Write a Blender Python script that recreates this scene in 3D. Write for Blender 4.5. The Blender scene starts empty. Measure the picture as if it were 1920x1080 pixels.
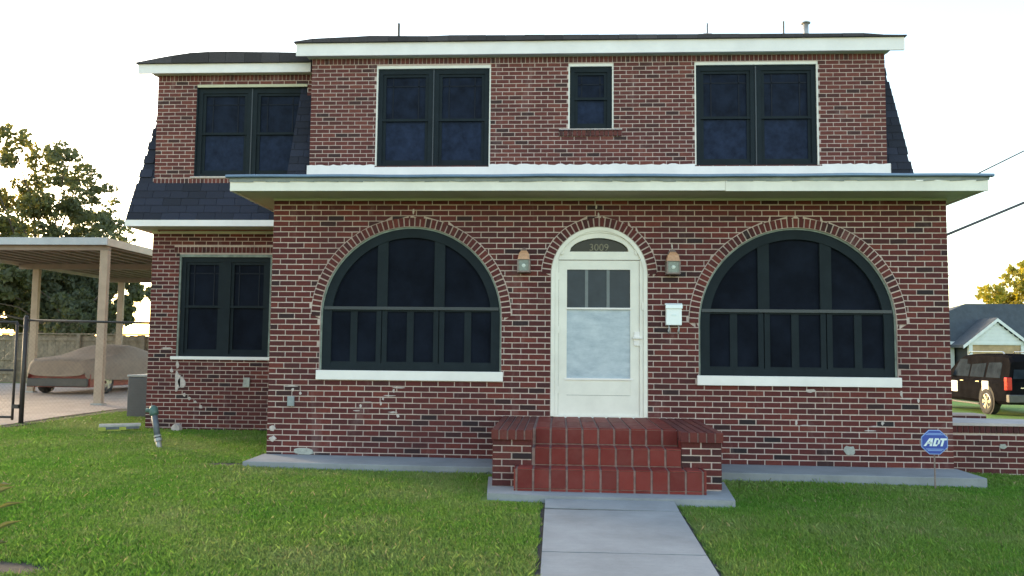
import bpy, math, random
import numpy as np
from mathutils import Matrix, Vector
R = math.radians
rng = random.Random(11)
scene = bpy.context.scene
COL = scene.collection

# ------------------------------------------------------------------ camera
CAM = Vector((3.8179, -10.8273, 1.5148))
FW = Vector((-0.05669636, 0.99552415, 0.07561214))
RT = Vector((0.99837542, 0.05610329, 0.00994647))
UP = Vector((-0.00565986, -0.07605324, 0.99708769))
FPX = 1560.0
cam_data = bpy.data.cameras.new('camera')
cam_data.sensor_width = 36.0
cam_data.lens = FPX / 1920 * 36
cam_data.clip_end = 2000
cam = bpy.data.objects.new('camera', cam_data)
COL.objects.link(cam)
M3 = Matrix((RT, UP, -FW)).transposed()
cam.matrix_world = Matrix.Translation(CAM) @ M3.to_4x4()
scene.camera = cam

# ------------------------------------------------------------------ light
SUN_AZ = (-0.80, 0.60)          # horizontal direction towards the sun (behind the house, to its left)
SUN_EL = 9.0
world = bpy.data.worlds.new('World')
scene.world = world
world.use_nodes = True
wn = world.node_tree.nodes
wl = world.node_tree.links
wn.clear()
wo = wn.new('ShaderNodeOutputWorld')
bg = wn.new('ShaderNodeBackground')
sky = wn.new('ShaderNodeTexSky')
sky.sky_type = 'NISHITA'
sky.sun_disc = False
sky.sun_elevation = R(SUN_EL)
sky.sun_rotation = math.atan2(SUN_AZ[0], SUN_AZ[1])
sky.air_density = 0.92
sky.dust_density = 1.0
sky.ozone_density = 0.0
bg.inputs['Strength'].default_value = 0.15
wl.new(sky.outputs[0], bg.inputs[0])
wl.new(bg.outputs[0], wo.inputs[0])
sd = bpy.data.lights.new('sun', 'SUN')
sd.energy = 1.2
sd.angle = R(8.0)
sd.color = (1.0, 0.76, 0.48)
sun = bpy.data.objects.new('sun', sd)
COL.objects.link(sun)
ce = math.cos(R(SUN_EL))
sdir = Vector((SUN_AZ[0] * ce, SUN_AZ[1] * ce, math.sin(R(SUN_EL))))
sun.rotation_euler = sdir.to_track_quat('Z', 'Y').to_euler()
sun.location = (-20, 20, 20)
vs = scene.view_settings
vs.view_transform = 'Standard'
vs.look = 'None'
vs.exposure = 2.2
vs.gamma = 1.0
vs.use_curve_mapping = False


def at(px, py, Y):
    """photo pixel -> point on the plane y = Y"""
    d = FW + (px - 960) / FPX * RT - (py - 540) / FPX * UP
    return CAM + d * ((Y - CAM.y) / d.y)


def gz(x, y):
    """height of the ground"""
    xx = min(max(x, -7.0), 9.5)
    yy = min(max(y, -8.0), 4.5)
    z = 0.07 - 0.0095 * xx + 0.012 * yy
    if x > 9.5:
        z -= min((x - 9.5) * 0.04, 0.30)
    return z


# ------------------------------------------------------------------ materials
def new_mat(name):
    m = bpy.data.materials.new(name)
    m.use_nodes = True
    nt = m.node_tree
    b = nt.nodes['Principled BSDF']
    return m, nt, b


def N(nt, t, **kw):
    n = nt.nodes.new(t)
    for k, v in kw.items():
        setattr(n, k, v)
    return n


def ramp(nt, src, stops, interp='LINEAR'):
    r = N(nt, 'ShaderNodeValToRGB')
    r.color_ramp.interpolation = interp
    e = r.color_ramp.elements
    while len(e) > 1:
        e.remove(e[-1])
    e[0].position = stops[0][0]
    e[0].color = (*stops[0][1], 1)
    for p, c in stops[1:]:
        x = e.new(p)
        x.color = (*c, 1)
    nt.links.new(src, r.inputs[0])
    return r.outputs[0]


def noise(nt, scale, detail=4, rough=0.6, vec=None, dist=0.0):
    n = N(nt, 'ShaderNodeTexNoise')
    n.inputs['Scale'].default_value = scale
    n.inputs['Detail'].default_value = detail
    n.inputs['Roughness'].default_value = rough
    n.inputs['Distortion'].default_value = dist
    if vec is None:
        g = N(nt, 'ShaderNodeNewGeometry')
        vec = g.outputs['Position']
    nt.links.new(vec, n.inputs['Vector'])
    return n.outputs['Fac']


def mix(nt, fac, a, b, mode='MIX'):
    m = N(nt, 'ShaderNodeMix', data_type='RGBA', blend_type=mode)
    for s, v in ((m.inputs[0], fac), (m.inputs[6], a), (m.inputs[7], b)):
        if isinstance(v, (int, float)):
            s.default_value = v
        elif isinstance(v, tuple):
            s.default_value = (*v, 1)
        else:
            nt.links.new(v, s)
    return m.outputs[2]


def bump(nt, b, h, strength=0.3, dist=0.01):
    n = N(nt, 'ShaderNodeBump')
    n.inputs['Strength'].default_value = strength
    n.inputs['Distance'].default_value = dist
    nt.links.new(h, n.inputs['Height'])
    nt.links.new(n.outputs[0], b.inputs['Normal'])


def mrange(nt, src, a, b, c=0.0, d=1.0):
    n = N(nt, 'ShaderNodeMapRange')
    for i, v in enumerate((a, b, c, d)):
        n.inputs[i + 1].default_value = v
    nt.links.new(src, n.inputs[0])
    return n.outputs[0]


def plain(name, col, rough=0.6, var=0.12, scale=8.0, bumps=0.0, bscale=60.0, metal=0.0, spec=0.5):
    """a colour with uneven tone"""
    m, nt, b = new_mat(name)
    f = noise(nt, scale, 5, 0.65)
    f2 = mrange(nt, f, 0.3, 0.7)
    c = mix(nt, f2, tuple(v * (1 - var) for v in col), tuple(min(1, v * (1 + var)) for v in col))
    nt.links.new(c, b.inputs['Base Color'])
    b.inputs['Roughness'].default_value = rough
    b.inputs['Metallic'].default_value = metal
    b.inputs['Specular IOR Level'].default_value = spec
    if bumps:
        bump(nt, b, noise(nt, bscale, 3), bumps, 0.004)
    return m


def tone_attr(nt):
    a = N(nt, 'ShaderNodeAttribute')
    a.attribute_name = 'tone'
    return a.outputs['Fac']


def sep_z(nt):
    g = N(nt, 'ShaderNodeNewGeometry')
    s = N(nt, 'ShaderNodeSeparateXYZ')
    nt.links.new(g.outputs['Position'], s.inputs[0])
    return s.outputs


def brick_material(name, stops, wash=0.0):
    m, nt, b = new_mat(name)
    c = ramp(nt, tone_attr(nt), stops)
    f = mrange(nt, noise(nt, 38, 5, 0.7), 0.25, 0.75, 0.72, 1.25)
    mul = N(nt, 'ShaderNodeVectorMath', operation='SCALE')
    nt.links.new(c, mul.inputs[0])
    nt.links.new(f, mul.inputs['Scale'])
    c = mul.outputs[0]
    # pale lime bloom in drifting patches
    gm = N(nt, 'ShaderNodeNewGeometry')
    mp = N(nt, 'ShaderNodeMapping')
    mp.inputs['Scale'].default_value = (2.6, 2.6, 0.75)
    nt.links.new(gm.outputs['Position'], mp.inputs[0])
    bl = mrange(nt, noise(nt, 1.0, 6, 0.68, mp.outputs[0], 0.5), 0.58, 0.80, 0.0, 0.45 + wash)
    c = mix(nt, bl, c, (0.30, 0.22, 0.22))
    # soot and damp in patches
    so = mrange(nt, noise(nt, 0.9, 4, 0.6), 0.50, 0.75, 0.0, 0.5)
    c = mix(nt, so, c, (0.045, 0.022, 0.026))
    nt.links.new(c, b.inputs['Base Color'])
    b.inputs['Roughness'].default_value = 0.85
    b.inputs['Specular IOR Level'].default_value = 0.3
    bump(nt, b, noise(nt, 120, 4), 0.35, 0.004)
    return m


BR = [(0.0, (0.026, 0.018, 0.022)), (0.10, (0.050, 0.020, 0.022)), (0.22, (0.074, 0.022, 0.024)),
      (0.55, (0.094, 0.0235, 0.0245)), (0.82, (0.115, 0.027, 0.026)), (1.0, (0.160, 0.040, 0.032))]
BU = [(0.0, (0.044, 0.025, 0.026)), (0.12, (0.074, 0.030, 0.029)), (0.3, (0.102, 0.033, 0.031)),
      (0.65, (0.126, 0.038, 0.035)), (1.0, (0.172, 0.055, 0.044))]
M = {}
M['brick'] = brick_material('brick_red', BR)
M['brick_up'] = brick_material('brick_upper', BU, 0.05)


def mortar_material(name, col, stain):
    m, nt, b = new_mat(name)
    f = mrange(nt, noise(nt, 22, 5, 0.7), 0.25, 0.75, 0.78, 1.15)
    mul = N(nt, 'ShaderNodeVectorMath', operation='SCALE')
    mul.inputs[0].default_value = col
    nt.links.new(f, mul.inputs['Scale'])
    c = mix(nt, mrange(nt, noise(nt, 0.8, 4, 0.6), 0.48, 0.72, 0.0, stain), mul.outputs[0], (0.13, 0.06, 0.06))
    nt.links.new(c, b.inputs['Base Color'])
    b.inputs['Roughness'].default_value = 0.95
    bump(nt, b, noise(nt, 90, 4), 0.5, 0.004)
    return m


M['mortar'] = mortar_material('mortar', (0.56, 0.45, 0.42), 0.5)
M['mortar_up'] = mortar_material('mortar_upper', (0.55, 0.43, 0.40), 0.25)
M['caulk'] = plain('caulk', (0.20, 0.24, 0.22), 0.7, 0.35, 9.0)
M['cream'] = plain('cream_paint', (0.75, 0.73, 0.69), 0.45, 0.09, 2.2, 0.08, 30)
M['white'] = plain('white_paint', (0.79, 0.76, 0.77), 0.45, 0.07, 2.2, 0.08, 30)
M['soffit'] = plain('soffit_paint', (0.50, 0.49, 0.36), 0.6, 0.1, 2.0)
M['frame'] = plain('dark_frame', (0.0150, 0.0220, 0.0285), 0.7, 0.15, 4.0, spec=0.12)
M['frame_edge'] = plain('frame_edge', (0.028, 0.038, 0.052), 0.45, 0.1, 4.0)
M['screen'] = plain('solar_screen', (0.0070, 0.0098, 0.0185), 0.6, 0.45, 1.8, 0.1, 400, spec=0.04)
M['screen_blue'] = plain('blue_screen', (0.0150, 0.0235, 0.050), 0.6, 0.40, 7.0, 0.15, 300, spec=0.08)
M['screen_mid'] = plain('mid_screen', (0.0100, 0.0155, 0.0320), 0.6, 0.45, 5.0, 0.15, 300, spec=0.08)
M['muntin'] = plain('muntin', (0.0065, 0.0105, 0.0210), 0.6, 0.1, 4.0, spec=0.2)
M['roof_metal'] = plain('roof_metal', (0.12, 0.19, 0.31), 0.4, 0.15, 5.0, metal=0.3)
M['grey_strip'] = plain('weathered_strip', (0.23, 0.26, 0.28), 0.6, 0.3, 4.0)
M['glass'] = plain('dark_glass', (0.012, 0.012, 0.010), 0.15, 0.5, 9.0, spec=0.25)
M['door_glass'] = plain('door_glass', (0.036, 0.048, 0.066), 0.3, 0.15, 6.0, spec=0.2)
M['door_bar'] = plain('door_bar', (0.13, 0.155, 0.175), 0.4, 0.1)
M['frosted'] = None
M['copper'] = plain('copper_hood', (0.50, 0.27, 0.16), 0.5, 0.2, 30)
M['pewter'] = plain('pewter', (0.20, 0.15, 0.14), 0.5, 0.25, 40)
M['lamp_glass'] = plain('lamp_glass', (0.13, 0.17, 0.17), 0.12, 0.3, 30)
M['bulb'] = plain('bulb', (0.55, 0.60, 0.58), 0.25, 0.1, 30)
M['mailbox'] = plain('mailbox_white', (0.80, 0.86, 0.90), 0.35, 0.03, 10)
M['dark_metal'] = plain('dark_metal', (0.035, 0.030, 0.030), 0.5, 0.3, 12)
M['galv'] = plain('galvanised', (0.35, 0.36, 0.37), 0.45, 0.2, 10, metal=0.4)
M['tile'] = None
M['grout'] = plain('grout', (0.25, 0.165, 0.15), 0.9, 0.35, 14, 0.3, 80)
M['concrete'] = None
M['tin'] = plain('carport_metal', (0.42, 0.45, 0.49), 0.5, 0.12, 3)
M['tin_cream'] = plain('carport_cream', (0.58, 0.52, 0.44), 0.55, 0.12, 3)
M['tin_brown'] = plain('carport_underside', (0.25, 0.19, 0.155), 0.6, 0.15, 3)
M['post_tan'] = plain('post_tan', (0.40, 0.31, 0.235), 0.6, 0.15, 3)
M['wood'] = plain('fence_wood', (0.24, 0.19, 0.14), 0.85, 0.35, 6, 0.4, 40)
M['cover'] = plain('car_cover', (0.27, 0.205, 0.16), 0.75, 0.12, 6, 0.5, 14)
M['red_paint'] = plain('red_paint', (0.22, 0.025, 0.02), 0.35, 0.2, 5)
M['rubber'] = plain('rubber', (0.018, 0.018, 0.019), 0.8, 0.3, 20)
M['rim'] = plain('chrome_rim', (0.60, 0.58, 0.55), 0.22, 0.1, 20, metal=0.9)
M['car_black'] = plain('black_car_paint', (0.010, 0.010, 0.012), 0.3, 0.3, 3, spec=0.0)
M['car_glass'] = plain('car_glass', (0.022, 0.030, 0.042), 0.2, 0.5, 2, spec=0.0)
M['car_trim'] = plain('car_trim', (0.06, 0.06, 0.06), 0.5, 0.2, 8)
M['tail'] = plain('tail_lamp', (0.55, 0.02, 0.02), 0.15, 0.1, 20)
M['paper'] = plain('plain_white', (0.85, 0.85, 0.82), 0.5, 0.03, 20)  # even white for the flat rectangles on the car doors
M['bark'] = plain('bark', (0.085, 0.065, 0.050), 0.9, 0.35, 9, 0.6, 25)
M['ac'] = plain('ac_grey', (0.075, 0.08, 0.095), 0.55, 0.1, 9)
M['pipe_grey'] = plain('pipe_grey', (0.10, 0.12, 0.15), 0.5, 0.25, 20)
M['pipe_teal'] = plain('pipe_teal', (0.07, 0.14, 0.125), 0.5, 0.2, 20)
M['lime'] = plain('lime_plastic', (0.36, 0.40, 0.06), 0.45, 0.1, 20)
M['blue'] = plain('sign_blue', (0.020, 0.060, 0.36), 0.4, 0.06, 10)
M['blue_light'] = plain('sign_light_blue', (0.22, 0.36, 0.72), 0.4, 0.06, 10)
M['sign_white'] = plain('sign_white', (0.72, 0.82, 0.86), 0.4, 0.04, 10)
M['number'] = plain('number_tan', (0.20, 0.18, 0.13), 0.6, 0.2, 40)
M['siding_dark'] = plain('dark_siding', (0.035, 0.042, 0.052), 0.7, 0.15, 3)
M['roof_grey'] = plain('grey_shingle', (0.060, 0.075, 0.098), 0.85, 0.2, 3, 0.4, 20)
M['ply'] = plain('plywood', (0.42, 0.30, 0.18), 0.8, 0.3, 1.5)
M['patch'] = plain('lime_patch', (0.50, 0.44, 0.43), 0.9, 0.2, 25, 0.4, 60)
M['patch_grey'] = plain('cement_patch', (0.36, 0.37, 0.35), 0.9, 0.25, 25, 0.4, 60)
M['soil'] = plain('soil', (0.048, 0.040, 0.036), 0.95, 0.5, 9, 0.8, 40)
M['cable'] = plain('cable', (0.05, 0.045, 0.06), 0.6, 0.1, 5)
M['side_mortar'] = plain('hidden_brick', (0.20, 0.085, 0.075), 0.9, 0.3, 6)
M['clapboard'] = plain('white_clapboard', (0.66, 0.70, 0.74), 0.6, 0.06, 3)


def shingle_material(name, col):
    m, nt, b = new_mat(name)
    c = ramp(nt, tone_attr(nt), [(0, tuple(v * 0.62 for v in col)), (0.5, col), (1, tuple(v * 1.45 for v in col))])
    f = mrange(nt, noise(nt, 60, 4, 0.7), 0.3, 0.7, 0.75, 1.3)
    mul = N(nt, 'ShaderNodeVectorMath', operation='SCALE')
    nt.links.new(c, mul.inputs[0])
    nt.links.new(f, mul.inputs['Scale'])
    nt.links.new(mul.outputs[0], b.inputs['Base Color'])
    b.inputs['Roughness'].default_value = 0.9
    bump(nt, b, noise(nt, 300, 3), 0.5, 0.003)
    return m


M['shingle'] = shingle_material('charcoal_shingle', (0.0135, 0.0165, 0.032))
M['shingle_top'] = shingle_material('roof_edge_shingle', (0.045, 0.040, 0.045))


def tile_material():
    m, nt, b = new_mat('red_tile')
    c = ramp(nt, tone_attr(nt), [(0, (0.125, 0.015, 0.013)), (0.5, (0.160, 0.020, 0.017)), (1, (0.195, 0.027, 0.022))])
    w = mrange(nt, noise(nt, 4.0, 6, 0.7), 0.42, 0.75, 0.0, 0.35)
    c = mix(nt, w, c, (0.24, 0.075, 0.070))
    d = mrange(nt, noise(nt, 9.0, 5, 0.7), 0.55, 0.8, 0.0, 0.5)
    c = mix(nt, d, c, (0.09, 0.03, 0.028))
    nt.links.new(c, b.inputs['Base Color'])
    r = mrange(nt, noise(nt, 12, 4), 0.3, 0.7, 0.5, 0.75)
    b.inputs['Specular IOR Level'].default_value = 0.3
    nt.links.new(r, b.inputs['Roughness'])
    bump(nt, b, noise(nt, 40, 3), 0.15, 0.004)
    return m


M['tile'] = tile_material()


def concrete_material(name, col, streak=True):
    m, nt, b = new_mat(name)
    f = mrange(nt, noise(nt, 1.6, 6, 0.7), 0.3, 0.7)
    c = mix(nt, f, tuple(v * 0.76 for v in col), tuple(v * 1.12 for v in col))
    g = N(nt, 'ShaderNodeNewGeometry')
    mp = N(nt, 'ShaderNodeMapping')
    mp.inputs['Scale'].default_value = (1.5, 30, 1)
    nt.links.new(g.outputs['Position'], mp.inputs[0])
    s = noise(nt, 1.0, 4, 0.6, mp.outputs[0])
    c = mix(nt, mrange(nt, s, 0.5, 0.75, 0, 0.28 if streak else 0.0), c, tuple(v * 0.72 for v in col))
    sp = mrange(nt, noise(nt, 55, 3, 0.6), 0.60, 0.72, 0, 0.35)
    c = mix(nt, sp, c, tuple(v * 0.6 for v in col))
    nt.links.new(c, b.inputs['Base Color'])
    b.inputs['Roughness'].default_value = 0.9
    bump(nt, b, noise(nt, 70, 5), 0.35, 0.004)
    return m


M['concrete'] = concrete_material('concrete', (0.265, 0.282, 0.31))
M['drive'] = concrete_material('driveway_concrete', (0.42, 0.34, 0.29), False)
M['cap'] = concrete_material('cap_concrete', (0.52, 0.46, 0.46), False)


def frosted_material():
    m, nt, b = new_mat('papered_glass')
    g = N(nt, 'ShaderNodeNewGeometry')
    mp = N(nt, 'ShaderNodeMapping')
    mp.inputs['Scale'].default_value = (3, 3, 7)
    nt.links.new(g.outputs['Position'], mp.inputs[0])
    f = mrange(nt, noise(nt, 1.6, 6, 0.7, mp.outputs[0]), 0.3, 0.72)
    c = mix(nt, f, (0.30, 0.37, 0.46), (0.50, 0.57, 0.65))
    nt.links.new(c, b.inputs['Base Color'])
    b.inputs['Roughness'].default_value = 0.35
    return m


M['frosted'] = frosted_material()


def grass_material(name, blade):
    m, nt, b = new_mat(name)
    big = noise(nt, 0.55, 4, 0.6)
    mid = noise(nt, 3.2, 4, 0.6)
    c = ramp(nt, mrange(nt, big, 0.35, 0.68), [(0, (0.110, 0.250, 0.028)), (0.45, (0.155, 0.275, 0.045)), (1, (0.225, 0.290, 0.095))])
    c = mix(nt, mrange(nt, mid, 0.5, 0.75, 0, 0.5), c, (0.225, 0.250, 0.105))
    if blade:
        f = mrange(nt, tone_attr(nt), 0, 1, 0.72, 1.30)
        mul = N(nt, 'ShaderNodeVectorMath', operation='SCALE')
        nt.links.new(c, mul.inputs[0])
        nt.links.new(f, mul.inputs['Scale'])
        c = mul.outputs[0]
        dry = mrange(nt, tone_attr(nt), 0.955, 0.96)
        c = mix(nt, dry, c, (0.36, 0.31, 0.15))
        tr = N(nt, 'ShaderNodeBsdfTranslucent')
        nt.links.new(c, tr.inputs[0])
        ms = N(nt, 'ShaderNodeMixShader')
        ms.inputs[0].default_value = 0.35
        nt.links.new(b.outputs[0], ms.inputs[1])
        nt.links.new(tr.outputs[0], ms.inputs[2])
        nt.links.new(ms.outputs[0], nt.nodes['Material Output'].inputs[0])
    else:
        c = mix(nt, mrange(nt, noise(nt, 40, 4, 0.7), 0.45, 0.7, 0, 0.6), c, (0.075, 0.105, 0.030))
        bump(nt, b, noise(nt, 60, 4), 0.8, 0.02)
    nt.links.new(c, b.inputs['Base Color'])
    b.inputs['Roughness'].default_value = 0.7
    b.inputs['Specular IOR Level'].default_value = 0.25
    return m


M['grass'] = grass_material('grass_blades', True)
M['lawn'] = grass_material('lawn_ground', False)


def leaf_material(name, stops, trans=0.45):
    m, nt, b = new_mat(name)
    c = ramp(nt, tone_attr(nt), stops)
    nt.links.new(c, b.inputs['Base Color'])
    b.inputs['Roughness'].default_value = 0.55
    tr = N(nt, 'ShaderNodeBsdfTranslucent')
    nt.links.new(mix(nt, 1.0, c, (1.0, 0.95, 0.45), 'MULTIPLY'), tr.inputs[0])
    ms = N(nt, 'ShaderNodeMixShader')
    ms.inputs[0].default_value = trans
    nt.links.new(b.outputs[0], ms.inputs[1])
    nt.links.new(tr.outputs[0], ms.inputs[2])
    nt.links.new(ms.outputs[0], nt.nodes['Material Output'].inputs[0])
    return m


M['leaf'] = leaf_material('oak_leaf', [(0, (0.095, 0.115, 0.070)), (0.6, (0.145, 0.165, 0.090)), (0.9, (0.24, 0.23, 0.07)), (1, (0.38, 0.26, 0.07))], 0.55)  # flare paleness and sunlit yellow patches put into the leaf colour
M['leaf_gold'] = leaf_material('golden_leaf', [(0, (0.22, 0.24, 0.04)), (0.6, (0.36, 0.33, 0.05)), (1, (0.48, 0.38, 0.07))], 0.5)


# ------------------------------------------------------------------ mesh helpers
class MB:
    def __init__(s):
        s.v, s.f, s.t = [], [], []

    def face(s, pts, tone=0.5):
        i = len(s.v)
        s.v += [tuple(p) for p in pts]
        s.f.append(tuple(range(i, i + len(pts))))
        s.t.append(tone)

    def box(s, x0, x1, y0, y1, z0, z1, tone=0.5, skip=''):
        i = len(s.v)
        s.v += [(x0, y0, z0), (x1, y0, z0), (x1, y1, z0), (x0, y1, z0), (x0, y0, z1), (x1, y0, z1), (x1, y1, z1), (x0, y1, z1)]
        for k, q in (('b', (3, 2, 1, 0)), ('t', (4, 5, 6, 7)), ('f', (0, 1, 5, 4)), ('r', (1, 2, 6, 5)), ('k', (2, 3, 7, 6)), ('l', (3, 0, 4, 7))):
            if k not in skip:
                s.f.append(tuple(i + a for a in q))
                s.t.append(tone)
        return s

    def hexa(s, p, tone=0.5):
        """eight corners: bottom ring then top ring"""
        i = len(s.v)
        s.v += [tuple(q) for q in p]
        for q in ((3, 2, 1, 0), (4, 5, 6, 7), (0, 1, 5, 4), (1, 2, 6, 5), (2, 3, 7, 6), (3, 0, 4, 7)):
            s.f.append(tuple(i + a for a in q))
            s.t.append(tone)
        return s

    def prism(s, poly, y, depth, bevel=0.003, tone=0.5, F=None):
        """front polygon (u, v) at w = 0, going back by depth; F maps (u, v, w) to the world"""
        if F is None:
            F = lambda u, v, w: (u, y - w, v)
        n = len(poly)
        cu = sum(p[0] for p in poly) / n
        cv = sum(p[1] for p in poly) / n
        i = len(s.v)
        ins = []
        for (u, v) in poly:
            du, dv = cu - u, cv - v
            L = math.hypot(du, dv) or 1
            k = min(bevel * 1.4 / L, 0.3)
            ins.append((u + (math.copysign(min(bevel, abs(du) * 0.5), du)), v + math.copysign(min(bevel, abs(dv) * 0.5), dv)))
        for (u, v) in poly:
            s.v.append(F(u, v, -depth))
        for (u, v) in poly:
            s.v.append(F(u, v, -bevel))
        for (u, v) in ins:
            s.v.append(F(u, v, 0))
        for a in range(n):
            b = (a + 1) % n
            s.f.append((i + a, i + b, i + n + b, i + n + a))
            s.f.append((i + n + a, i + n + b, i + 2 * n + b, i + 2 * n + a))
            s.t += [tone, tone]
        s.f.append(tuple(i + 2 * n + a for a in range(n)))
        s.t.append(tone)
        return s

    def bar(s, p, q, w, h, tone=0.5):
        """box along p-q, w across, h up"""
        p, q = Vector(p), Vector(q)
        d = (q - p).normalized()
        side = d.cross(Vector((0, 0, 1)))
        if side.length < 1e-3:
            side = Vector((1, 0, 0))
        side.normalize()
        up = side.cross(d)
        a, b = side * w / 2, up * h / 2
        return s.hexa([p - a - b, p + a - b, q + a - b, q - a - b, p - a + b, p + a + b, q + a + b, q - a + b], tone)

    def tube(s, pts, r, n=8, cap=True, tone=0.5):
        pts = [Vector(p) for p in pts]
        rs = r if isinstance(r, (list, tuple)) else [r] * len(pts)
        base = len(s.v)
        prev = None
        for k, p in enumerate(pts):
            d = (pts[min(k + 1, len(pts) - 1)] - pts[max(k - 1, 0)]).normalized()
            if prev is None:
                a = d.orthogonal().normalized()
            else:
                a = (prev - d * prev.dot(d)).normalized()
            prev = a
            b = d.cross(a)
            for j in range(n):
                t = 2 * math.pi * j / n
                s.v.append(tuple(p + (a * math.cos(t) + b * math.sin(t)) * rs[k]))
        for k in range(len(pts) - 1):
            for j in range(n):
                j2 = (j + 1) % n
                s.f.append((base + k * n + j, base + k * n + j2, base + (k + 1) * n + j2, base + (k + 1) * n + j))
                s.t.append(tone)
        if cap:
            s.f.append(tuple(base + j for j in reversed(range(n))))
            s.f.append(tuple(base + (len(pts) - 1) * n + j for j in range(n)))
            s.t += [tone, tone]
        return s

    def loft(s, rings, cap=True, tone=0.5, closed=True):
        base = len(s.v)
        n = len(rings[0])
        for r in rings:
            s.v += [tuple(p) for p in r]
        for k in range(len(rings) - 1):
            for j in range(n if closed else n - 1):
                j2 = (j + 1) % n
                s.f.append((base + k * n + j, base + k * n + j2, base + (k + 1) * n + j2, base + (k + 1) * n + j))
                s.t.append(tone)
        if cap:
            s.f.append(tuple(base + j for j in reversed(range(n))))
            s.f.append(tuple(base + (len(rings) - 1) * n + j for j in range(n)))
            s.t += [tone, tone]
        return s

    def mesh(s, name, mat, smooth=False):
        me = bpy.data.meshes.new(name)
        me.from_pydata(s.v, [], s.f)
        a = me.attributes.new('tone', 'FLOAT', 'FACE')
        a.data.foreach_set('value', s.t)
        if smooth:
            me.polygons.foreach_set('use_smooth', [True] * len(me.polygons))
        me.materials.append(M[mat] if isinstance(mat, str) else mat)
        me.update()
        return me

    def build(s, name, mat, parent=None, kind=None, smooth=False):
        return link(name, s.mesh(name, mat, smooth), parent, kind)


def link(name, me, parent=None, kind=None, loc=None):
    o = bpy.data.objects.new(name, me)
    COL.objects.link(o)
    if loc is not None:
        o.location = loc
    if parent is not None:
        o.parent = parent
        o.matrix_parent_inverse = WINV[parent.name]
    if kind:
        o['kind'] = kind
    WINV[o.name] = Matrix.Translation(-Vector(loc)) if loc is not None else Matrix.Identity(4)
    return o


WINV = {}


def thing(name, label, cat, loc=(0, 0, 0), group=None):
    o = bpy.data.objects.new(name, None)
    COL.objects.link(o)
    o.location = loc
    o.empty_display_size = 0.2
    tag(o, label, cat, group)
    WINV[o.name] = Matrix.Translation(-Vector(loc))
    return o


def tag(o, label, cat, group=None):
    o['label'] = label
    o['category'] = cat
    if group:
        o['group'] = group
    return o


def box(name, mat, parent, x0, x1, y0, y1, z0, z1, bev=0.0, kind=None):
    m = MB()
    m.box(x0, x1, y0, y1, z0, z1)
    o = m.build(name, mat, parent, kind)
    if bev:
        md = o.modifiers.new('bevel', 'BEVEL')
        md.width = bev
        md.segments = 2
    return o


# ------------------------------------------------------------------ ground
def ground():
    xs = sorted(set([-160, -110, -70, -45, -30, -22, -16] + [-12 + 0.5 * i for i in range(0, 62)] + [20, 23, 27, 33, 45, 70, 110, 160]))
    ys = sorted(set([-60, -30, -18, -12] + [-9 + 0.5 * i for i in range(0, 50)] + [17, 20, 25, 32, 45, 70, 110, 170, 260]))
    m = MB()
    idx = {}
    for j, y in enumerate(ys):
        for i, x in enumerate(xs):
            idx[i, j] = len(m.v)
            m.v.append((x, y, gz(x, y)))
    for j in range(len(ys) - 1):
        for i in range(len(xs) - 1):
            m.f.append((idx[i, j], idx[i + 1, j], idx[i + 1, j + 1], idx[i, j + 1]))
            m.t.append(0.5)
    m.build('lawn', 'lawn', None, 'structure', True)


ground()


def sheet(name, mat, poly, up, kind='structure', parent=None, thick=0.1):
    """a flat-topped slab over the ground: poly (x, y) counter-clockwise, top at up(x, y)"""
    m = MB()
    n = len(poly)
    i = len(m.v)
    for (x, y) in poly:
        m.v.append((x, y, up(x, y)))
    for (x, y) in poly:
        m.v.append((x, y, up(x, y) - thick))
    m.f.append(tuple(range(n)))
    m.t.append(0.5)
    for a in range(n):
        b = (a + 1) % n
        m.f.append((b, a, n + a, n + b))
        m.t.append(0.5)
    return m.build(name, mat, parent, kind)


# driveway beside the house
dm = MB()
for (xa_, xb_) in ((-16, -7), (-7, -5.55)):
    for (ya_, yb_) in ((-9, -8), (-8, 4.5), (4.5, 6.6), (6.6, 17.5)):
        dm.hexa([(xa_, ya_, gz(xa_, ya_) - 0.1), (xb_, ya_, gz(xb_, ya_) - 0.1), (xb_, yb_, gz(xb_, yb_) - 0.1), (xa_, yb_, gz(xa_, yb_) - 0.1),
                 (xa_, ya_, gz(xa_, ya_) + 0.03), (xb_, ya_, gz(xb_, ya_) + 0.03), (xb_, yb_, gz(xb_, yb_) + 0.03), (xa_, yb_, gz(xa_, yb_) + 0.03)])
dm.hexa([(-5.55, 6.6, 0), (-4.6, 6.9, 0), (-4.6, 17.5, 0), (-5.55, 17.5, 0), (-5.55, 6.6, gz(-5.55, 5) + 0.03), (-4.6, 6.9, gz(-4.6, 5) + 0.03), (-4.6, 17.5, gz(-4.6, 5) + 0.03), (-5.55, 17.5, gz(-5.55, 5) + 0.03)])
dm.build('driveway', 'drive', None, 'structure')
sheet('dirt_edge', 'soil', [(-5.56, 2.6), (-5.30, 2.7), (-5.25, 5.0), (-5.1, 6.45), (-4.7, 6.75), (-4.75, 6.93), (-5.56, 6.63)], lambda x, y: gz(x, y) + 0.022)
# walkway of cast slabs
walk = bpy.data.objects.new('walkway', None)
COL.objects.link(walk)
walk['kind'] = 'structure'
WINV['walkway'] = Matrix.Identity(4)


def wtop(x, y):
    t = (y + 2.35) / 3.4
    return max(gz(4.3, y) + 0.035, 0.0 + gz(4.3, y)) + (0.02 if y > -2.9 else 0.0)


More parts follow.
